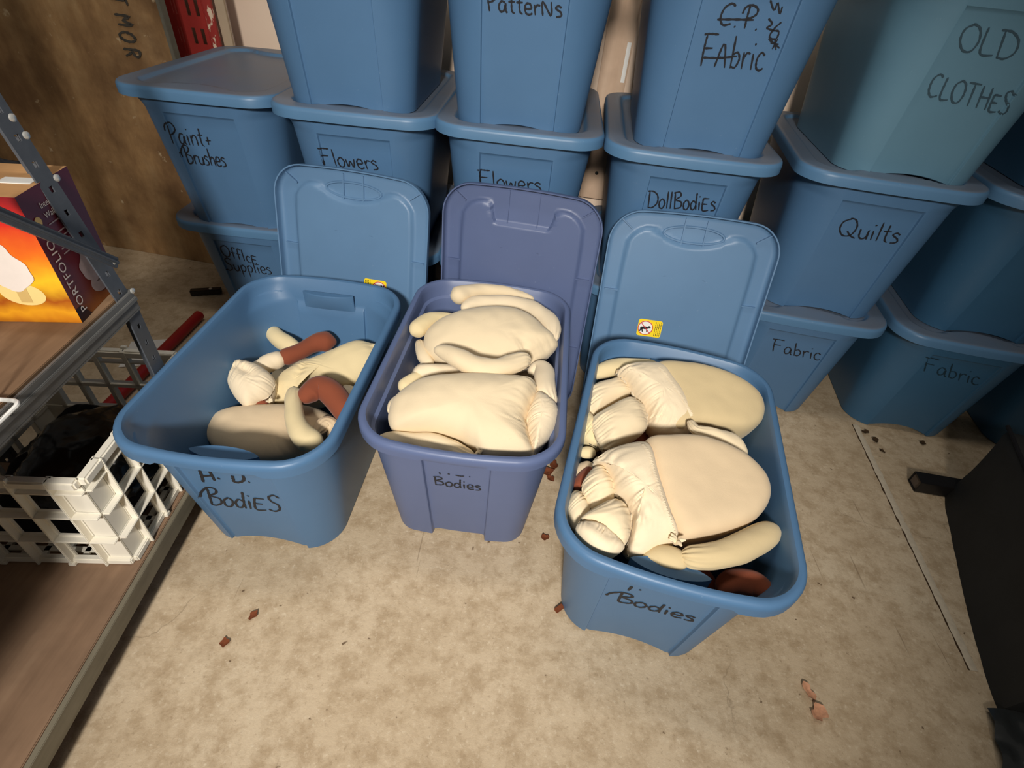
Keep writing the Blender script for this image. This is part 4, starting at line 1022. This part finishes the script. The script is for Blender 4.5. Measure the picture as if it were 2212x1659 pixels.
text_obj('Wall Fixture', .0125, 'print_white', sp, (.0012, .034, HB - .045), (0, 1, 0), (0, 0, 1))
b = MB()
for k, (w, o_) in enumerate(((.062, 0), (.040, .0), (.040, .0), (.030, .0), (.036, .0), (.028, .0))):
    z = HB - .055 - k * .0078 - (.008 if k else 0); b.add([(.0008, .034, z), (.0008, .034 + w, z), (.0008, .034 + w, z + .0018), (.0008, .034, z + .0018)], [(0, 1, 2, 3)])
b.out('fine_print', 'print_grey', sp, smooth=False)
panel_mesh('dark_band', [[(0, 0), (.03, 0), (.014, .024), (0, .024)]], 's', 'dark_print', sp, .0005)
shell = [c_ for c_ in bx.children if c_.name.startswith('carton_shell')][0]
MB().box((-.03, .06, HB + .0006), (.045, .022, .0008)).out('shipping_label', 'paper_white', shell, smooth=False)
bx2 = carton(cc + np.array([-WA * math.cos(R(9)) - .004, -WA * math.sin(R(9)) - .012, 0]), .10, .128, .20, 'second lamp carton at the left edge of the photo, left of the picture carton', 'maroon')
fp = [c_ for c_ in bx2.children if c_.name.startswith('front_panel')][0]
text_obj('Portfolio', .026, 'print_white', fp, (-.034, -.0012, .012), (.6, 0, .8), (-.8, 0, .6), 'brand_lettering')
# black noise-shaped lump filling the dark area behind the cartons
def lumpy(name, c, rad, mat, seed, parent=None, n=28, amp=.25, fold=9.0):
    bm = bmesh.new(); bmesh.ops.create_icosphere(bm, subdivisions=5, radius=1.0); v = []
    for q in bm.verts:
        p = q.co; k = 1 + amp * noise.noise(p * 1.6 + Vector((seed, 0, 0))) + amp * .35 * abs(noise.noise(p * fold * .5 + Vector((0, seed, 0)))) + amp * .15 * noise.noise(p * fold + Vector((0, seed, 3)))
        v.append((c[0] + p.x * rad[0] * k, c[1] + p.y * rad[1] * k, c[2] + max(-1, p.z) * rad[2] * k))
    f = [[q.index for q in fc.verts] for fc in bm.faces]; bm.free()
    return mesh(name, v, f, mat, parent, True, 180)
tag(lumpy('dark_lump', cc + np.array([-.20, .17, .10]), (.09, .05, .095), 'black_cloth', 2.0), 'black lumpy shape on the upper shelf behind the lamp cartons', 'bag')

# white wire basket whose corner shows at the left edge
wb_c = at_z(47, 866, .548)
wb = root('wire_basket', wb_c, 'white wire basket on the upper shelf, only its corner in view at the left edge', 'basket', None, R(4))
def loop_pts(w, l, r, z):
    p = []
    for cx, cy, a0 in ((-r, -r - 0, 0), (-w + r, -r, 90), (-w + r, -l + r, 180), (-r, -l + r, 270)):
        for k in range(7): a = R(a0 + 15 * k); p.append((cx + r * math.cos(a), cy + r * math.sin(a), z))
    return p
b = MB(); b.tube(loop_pts(.30, .34, .012, 0), .003, 8, closed=True); b.tube([(x * 1.0 + .012 * (1 if x > -.1 else -1), y, z) for x, y, z in loop_pts(.30, .34, .012, .10)], .0035, 8, closed=True); b.out('rim_wire', 'wire_white', wb)
b = MB()
for k in range(1, 8): b.tube([(-.30 * k / 8 - .006, 0, .10), (-.30 * k / 8 - .006, 0, 0), (-.30 * k / 8 - .006, -.34, 0), (-.30 * k / 8 - .006, -.34, .10)], .0018, 6)
for k in range(1, 9): b.tube([(.010, -.34 * k / 9, .10), (0, -.34 * k / 9, 0), (-.30, -.34 * k / 9, 0), (-.31, -.34 * k / 9, .10)], .0018, 6)
b.out('grid_wires', 'wire_white', wb)

# ------------------------------------------------------------------ milk crate with black bags
cr_c = np.array([-.683, .497, .1005]); YA = R(5)
ck = root('milk_crate', cr_c, 'white plastic milk crate on the bottom shelf holding black bags', 'crate', None, YA)
CW, CL, CH = .335, .335, .245
def crate_wall(o, ax, nrm, length, name):
    """ax along the wall, nrm outward"""
    b = MB(); ax = np.array(ax, float); nrm = np.array(nrm, float); o = np.array(o, float); A = (ax, nrm, (0, 0, 1))
    def bx_(a0, a1, z0, z1, d0, d1, bev=.001): b.box(o + ax * (a0 + a1) / 2 + nrm * (d0 + d1) / 2 + np.array([0, 0, (z0 + z1) / 2]), (a1 - a0, d1 - d0, z1 - z0), A, bev)
    cs = .045; zs = [0, .078, .150, CH - .012]
    bx_(0, length, CH - .018, CH, -.004, .012, .003); bx_(0, length, 0, .014, -.004, .008, .002)
    bx_(0, length, CH - .034, CH - .030, -.002, .010)
    bx_(0, cs, 0, CH, -.0035, 0); bx_(length - cs, length, 0, CH, -.0035, 0)
    for z in zs[1:3]: bx_(0, length, z - .0055, z + .0055, -.0045, .001); bx_(0, length, z - .002, z + .002, 0, .013)
    n = 4; w = (length - 2 * cs) / n
    for k in range(0, n + 1):
        a = cs + w * k; bx_(a - .0055, a + .0055, 0, CH, -.0045, .001); bx_(a - .002, a + .002, 0, CH, 0, .013)
    for k in (1, 3): bx_(cs + w * k - .006, cs + w * k + .006, CH - .004, CH + .006, .006, .013); bx_(cs + w * k - .006, cs + w * k + .006, -.0, .008, .006, .014)
    return b.out(name, 'crate_white', ck, smooth=False)
crate_wall((-CW, 0, 0), (1, 0, 0), (0, -1, 0), CW, 'crate_wall'); crate_wall((0, 0, 0), (0, 1, 0), (1, 0, 0), CL, 'crate_wall')
crate_wall((0, CL, 0), (-1, 0, 0), (0, 1, 0), CW, 'crate_wall'); crate_wall((-CW, CL, 0), (0, -1, 0), (-1, 0, 0), CL, 'crate_wall')
b = MB()
for k in range(9):
    b.box((-CW / 2, CL * (k + .5) / 9, .004), (CW, .010, .006)); b.box((-CW * (k + .5) / 9, CL / 2, .004), (.010, CL, .006))
b.out('crate_floor', 'crate_white', ck, smooth=False)
tag(lumpy('trash_bag', cr_c + np.array([-.155, .165, .085]), (.125, .125, .075), 'trash_plastic', 5.0, amp=.2, fold=14), 'shiny black plastic bag at the bottom of the white crate', 'bag')
def cloth_heap():
    V = []; F = []; n = 70; c = cr_c + np.array([-.18, .165, 0])
    for i in range(n):
        for j in range(n):
            a, q = i / (n - 1) * 2 - 1, j / (n - 1) * 2 - 1; rr = min(1.0, (abs(a) ** 4 + abs(q) ** 4) ** .25)
            z = .060 + .055 * (1 - rr ** 3) + .022 * noise.noise(Vector((a * 1.6, q * 1.6, 1))) + .016 * abs(noise.noise(Vector((a * 3.5 + q * 2, q * 3 - a, 4)))) + .012 * a * 0 + .050 * sm(-.2, 1.0, q) * (1 - rr ** 6)
            V.append((c[0] + a * .135, c[1] + q * .145, .1005 + z * (1 - .35 * rr ** 8)))
    for i in range(n - 1):
        for j in range(n - 1): F.append((i * n + j, (i + 1) * n + j, (i + 1) * n + j + 1, i * n + j + 1))
    k0 = len(V); V += [(x, y, z - .03) for x, y, z in V[:k0]]
    for f in list(F): F.append(tuple(q + k0 for q in f[::-1]))
    return mesh('folded_cloth', V, F, 'black_cloth', None, True, 180)
tag(cloth_heap(), 'rumpled black cloth lying on top in the white crate', 'cloth')
pp = at_z(290, 800, .0)
tag(MB().box((pp[0] - .02, pp[1] + .08, .003), (.10, .13, .002), ((.95, .3, 0), (-.3, .95, 0), (0, 0, 1))).out('paper_sheet', 'paper_white', smooth=False), 'scrap of printed paper on the floor seen through the back of the crate', 'paper')

# ------------------------------------------------------------------ black padded case and steel tube at the right edge
pcs = root('padded_case', (1.25, .70, 0), 'black cloth-covered padded case standing at the right edge', 'case')
o0 = np.array([1.25, .70, 0]); e1 = at_z(2030, 1062, 0); e2 = at_z(2142, 1530, 0)
dv = (e2 - e1) / np.linalg.norm(e2 - e1); nv = np.array([-dv[1], dv[0], 0])
V = []; F = []; L = np.linalg.norm(e2 - e1); NL, NP = 40, 26
prof = []
for k in range(NP):
    t = k / (NP - 1)
    if t < .5: z = .26 * t / .5; d = .02 * math.sin(math.pi * t / .5) * .4
    else: a = (t - .5) / .5; z = .26 + .03 * math.sin(a * math.pi / 2) ; d = .46 * a ** 1.5
    prof.append((d, z))
for i in range(NL):
    s = i / (NL - 1)
    for d, z in prof:
        p = e1 + dv * L * s + nv * d; w = .004 * noise.noise(Vector((s * 2.5, d * 6, z * 6))) + .0015 * noise.noise(Vector((s * 14, d * 16, z * 20)))
        V.append(tuple(p + nv * (w + .012 * abs(2 * s - 1) ** 6) + np.array([0, 0, z + w * (z > .05) - .02 * abs(2 * s - 1) ** 8 * (z > .1)]) - o0))
for i in range(NL - 1):
    for j in range(NP - 1): F.append((i * NP + j, (i + 1) * NP + j, (i + 1) * NP + j + 1, i * NP + j + 1))
for i in (0, NL - 1):
    k0 = len(V); a = [i * NP + j for j in range(NP)]; q = V[a[-1]]; V.append((q[0], q[1], 0)); F.append(tuple(a + [k0]))
F.append((0, len(V) - 2, len(V) - 1, (NL - 1) * NP)); F.append((NP - 1, (NL) * NP - 1, len(V) - 1, len(V) - 2))
mesh('case_cover', V, F, 'black_vinyl', pcs, True, 60)
b = MB(); b.tube([tuple(e1 + dv * L * s + nv * .004 + np.array([0, 0, .262]) - o0) for s in np.linspace(.01, .99, 20)], .0045, 8); b.out('piping', 'black_cloth', pcs)
tb = root('steel_tube', at_z(1975, 1040, .02), 'black square steel tube end sticking out from the padded case onto the floor', 'tube')
b = MB(); w_ = .040
d1 = np.array([1, -.10, 0]) / math.hypot(1, .1); d2 = np.array([.1, 1, 0]) / math.hypot(1, .1)
for dd, zz, ww, hh in ((0, .018, w_, .003), (0, -.016, w_, .003), (w_ / 2, .001, .003, .037), (-w_ / 2, .001, .003, .037)):
    b.box(d1 * .14 + d2 * dd + np.array([0, 0, zz]), (.28, ww, hh), (d1, d2, (0, 0, 1)), .0006)
b.out('tube_wall', 'black_steel', tb, smooth=False)
MB().box(d1 * .006 + np.array([0, 0, .001]), (.004, w_ - .004, .032), (d1, d2, (0, 0, 1))).out('end_plug', simple('plug', lin(96, 82, 70), .8), tb, smooth=False)
fl = at_z(2192, 1585, .0)
V = []; F = []; n = 30
for i in range(n):
    for j in range(n):
        a, q = i / (n - 1), j / (n - 1); p = e2 + np.array([-.02, -.005, 0]) + dv * .17 * q * 1.0 + np.array([.26 * a, -.02 * a, 0])
        V.append((p[0], p[1], .012 + .05 * a + .02 * abs(noise.noise(Vector((a * 4, q * 3, 2)))) + .004 * abs(noise.noise(Vector((a * 9, q * 8, 5))))))
for i in range(n - 1):
    for j in range(n - 1): F.append((i * n + j, (i + 1) * n + j, (i + 1) * n + j + 1, i * n + j + 1))
tag(mesh('plastic_film', V, F, 'clear_film', None, True, 60), 'crumpled grey plastic film on the floor at the lower right corner', 'plastic film')

# ------------------------------------------------------------------ bits on the floor
def flake(name, u, v, s, label, cat, mat, seed, yaw=0.0, asp=.6, grp=None):
    c = at_z(u, v, .0015); r = random.Random(seed); V = []; F = []; n = 9
    for i in range(n):
        for j in range(5):
            a = i / (n - 1) * 2 - 1; q = (j / 4 * 2 - 1) * asp * math.sqrt(max(.02, 1 - a * a)) * (1 + .3 * math.sin(5 * a + seed))
            x, y = a * s, q * s; z = .0012 + s * (.22 * a * a + .30 * abs(q) + .16 * noise.noise(Vector((a * 3, q * 4, seed))) + .16)
            V.append((c[0] + x * math.cos(yaw) - y * math.sin(yaw), c[1] + x * math.sin(yaw) + y * math.cos(yaw), max(.0008, z)))
    for i in range(n - 1):
        for j in range(4): F.append((i * 5 + j, (i + 1) * 5 + j, (i + 1) * 5 + j + 1, i * 5 + j + 1))
    return tag(mesh(name, V, F, mat, None, True, 180), label, cat, grp)
flake('dry_leaf', 548, 1330, .011, 'small curled brown leaf on the floor in front of the H. D. Bodies bin', 'leaf', 'leaf', 1, 1.2)
flake('dry_leaf', 486, 1389, .009, 'dark flat leaf scrap on the floor, farthest left of the bits', 'leaf', 'leaf', 2, .3, .9)
flake('dry_leaf', 1177, 1162, .010, 'reddish leaf scrap on the floor between the middle and right open bins', 'leaf', 'leaf', 3, .2, .8)
for k, (u, v, s, yw) in enumerate(((1180, 1022, .022, .4), (1196, 1008, .018, 1.4), (1188, 1034, .016, 2.2))):
    flake('dry_leaf', u, v, s, 'brown leaf of the little drift behind the gap between the middle and right bins', 'leaf', 'leaf', 7 + k, yw, .5, 'leaf drift between the bins')
tag(MB().bar(at_z(1200, 1320, .004), at_z(1216, 1308, .006), .010, .007, bev=.001).out('wood_chip', 'leaf', smooth=False), 'brown wood chip at the left base corner of the rightmost open bin', 'wood chip')
flake('wood_shaving', 1745, 1494, .017, 'long copper-brown wood shaving on the floor at the lower right, upper of the pair', 'wood shaving', 'shaving', 11, 1.9, .45)
flake('wood_shaving', 1767, 1541, .017, 'wide copper-brown wood shaving on the floor at the lower right, lower of the pair', 'wood shaving', 'shaving', 12, .7, .75)

for k, (u, v, sz, yw) in enumerate(((1868, 934, .012, .3), (1890, 952, .013, 1.2), (1905, 975, .009, 2.0), (1992, 958, .012, .9))):
    flake('dirt_clump', u, v, sz, 'dark dirt clump on the floor at the foot of the shaded Fabric bin', 'dirt', 'crack_dirt', 30 + k, yw, .6, 'dirt clumps by the floor joint')
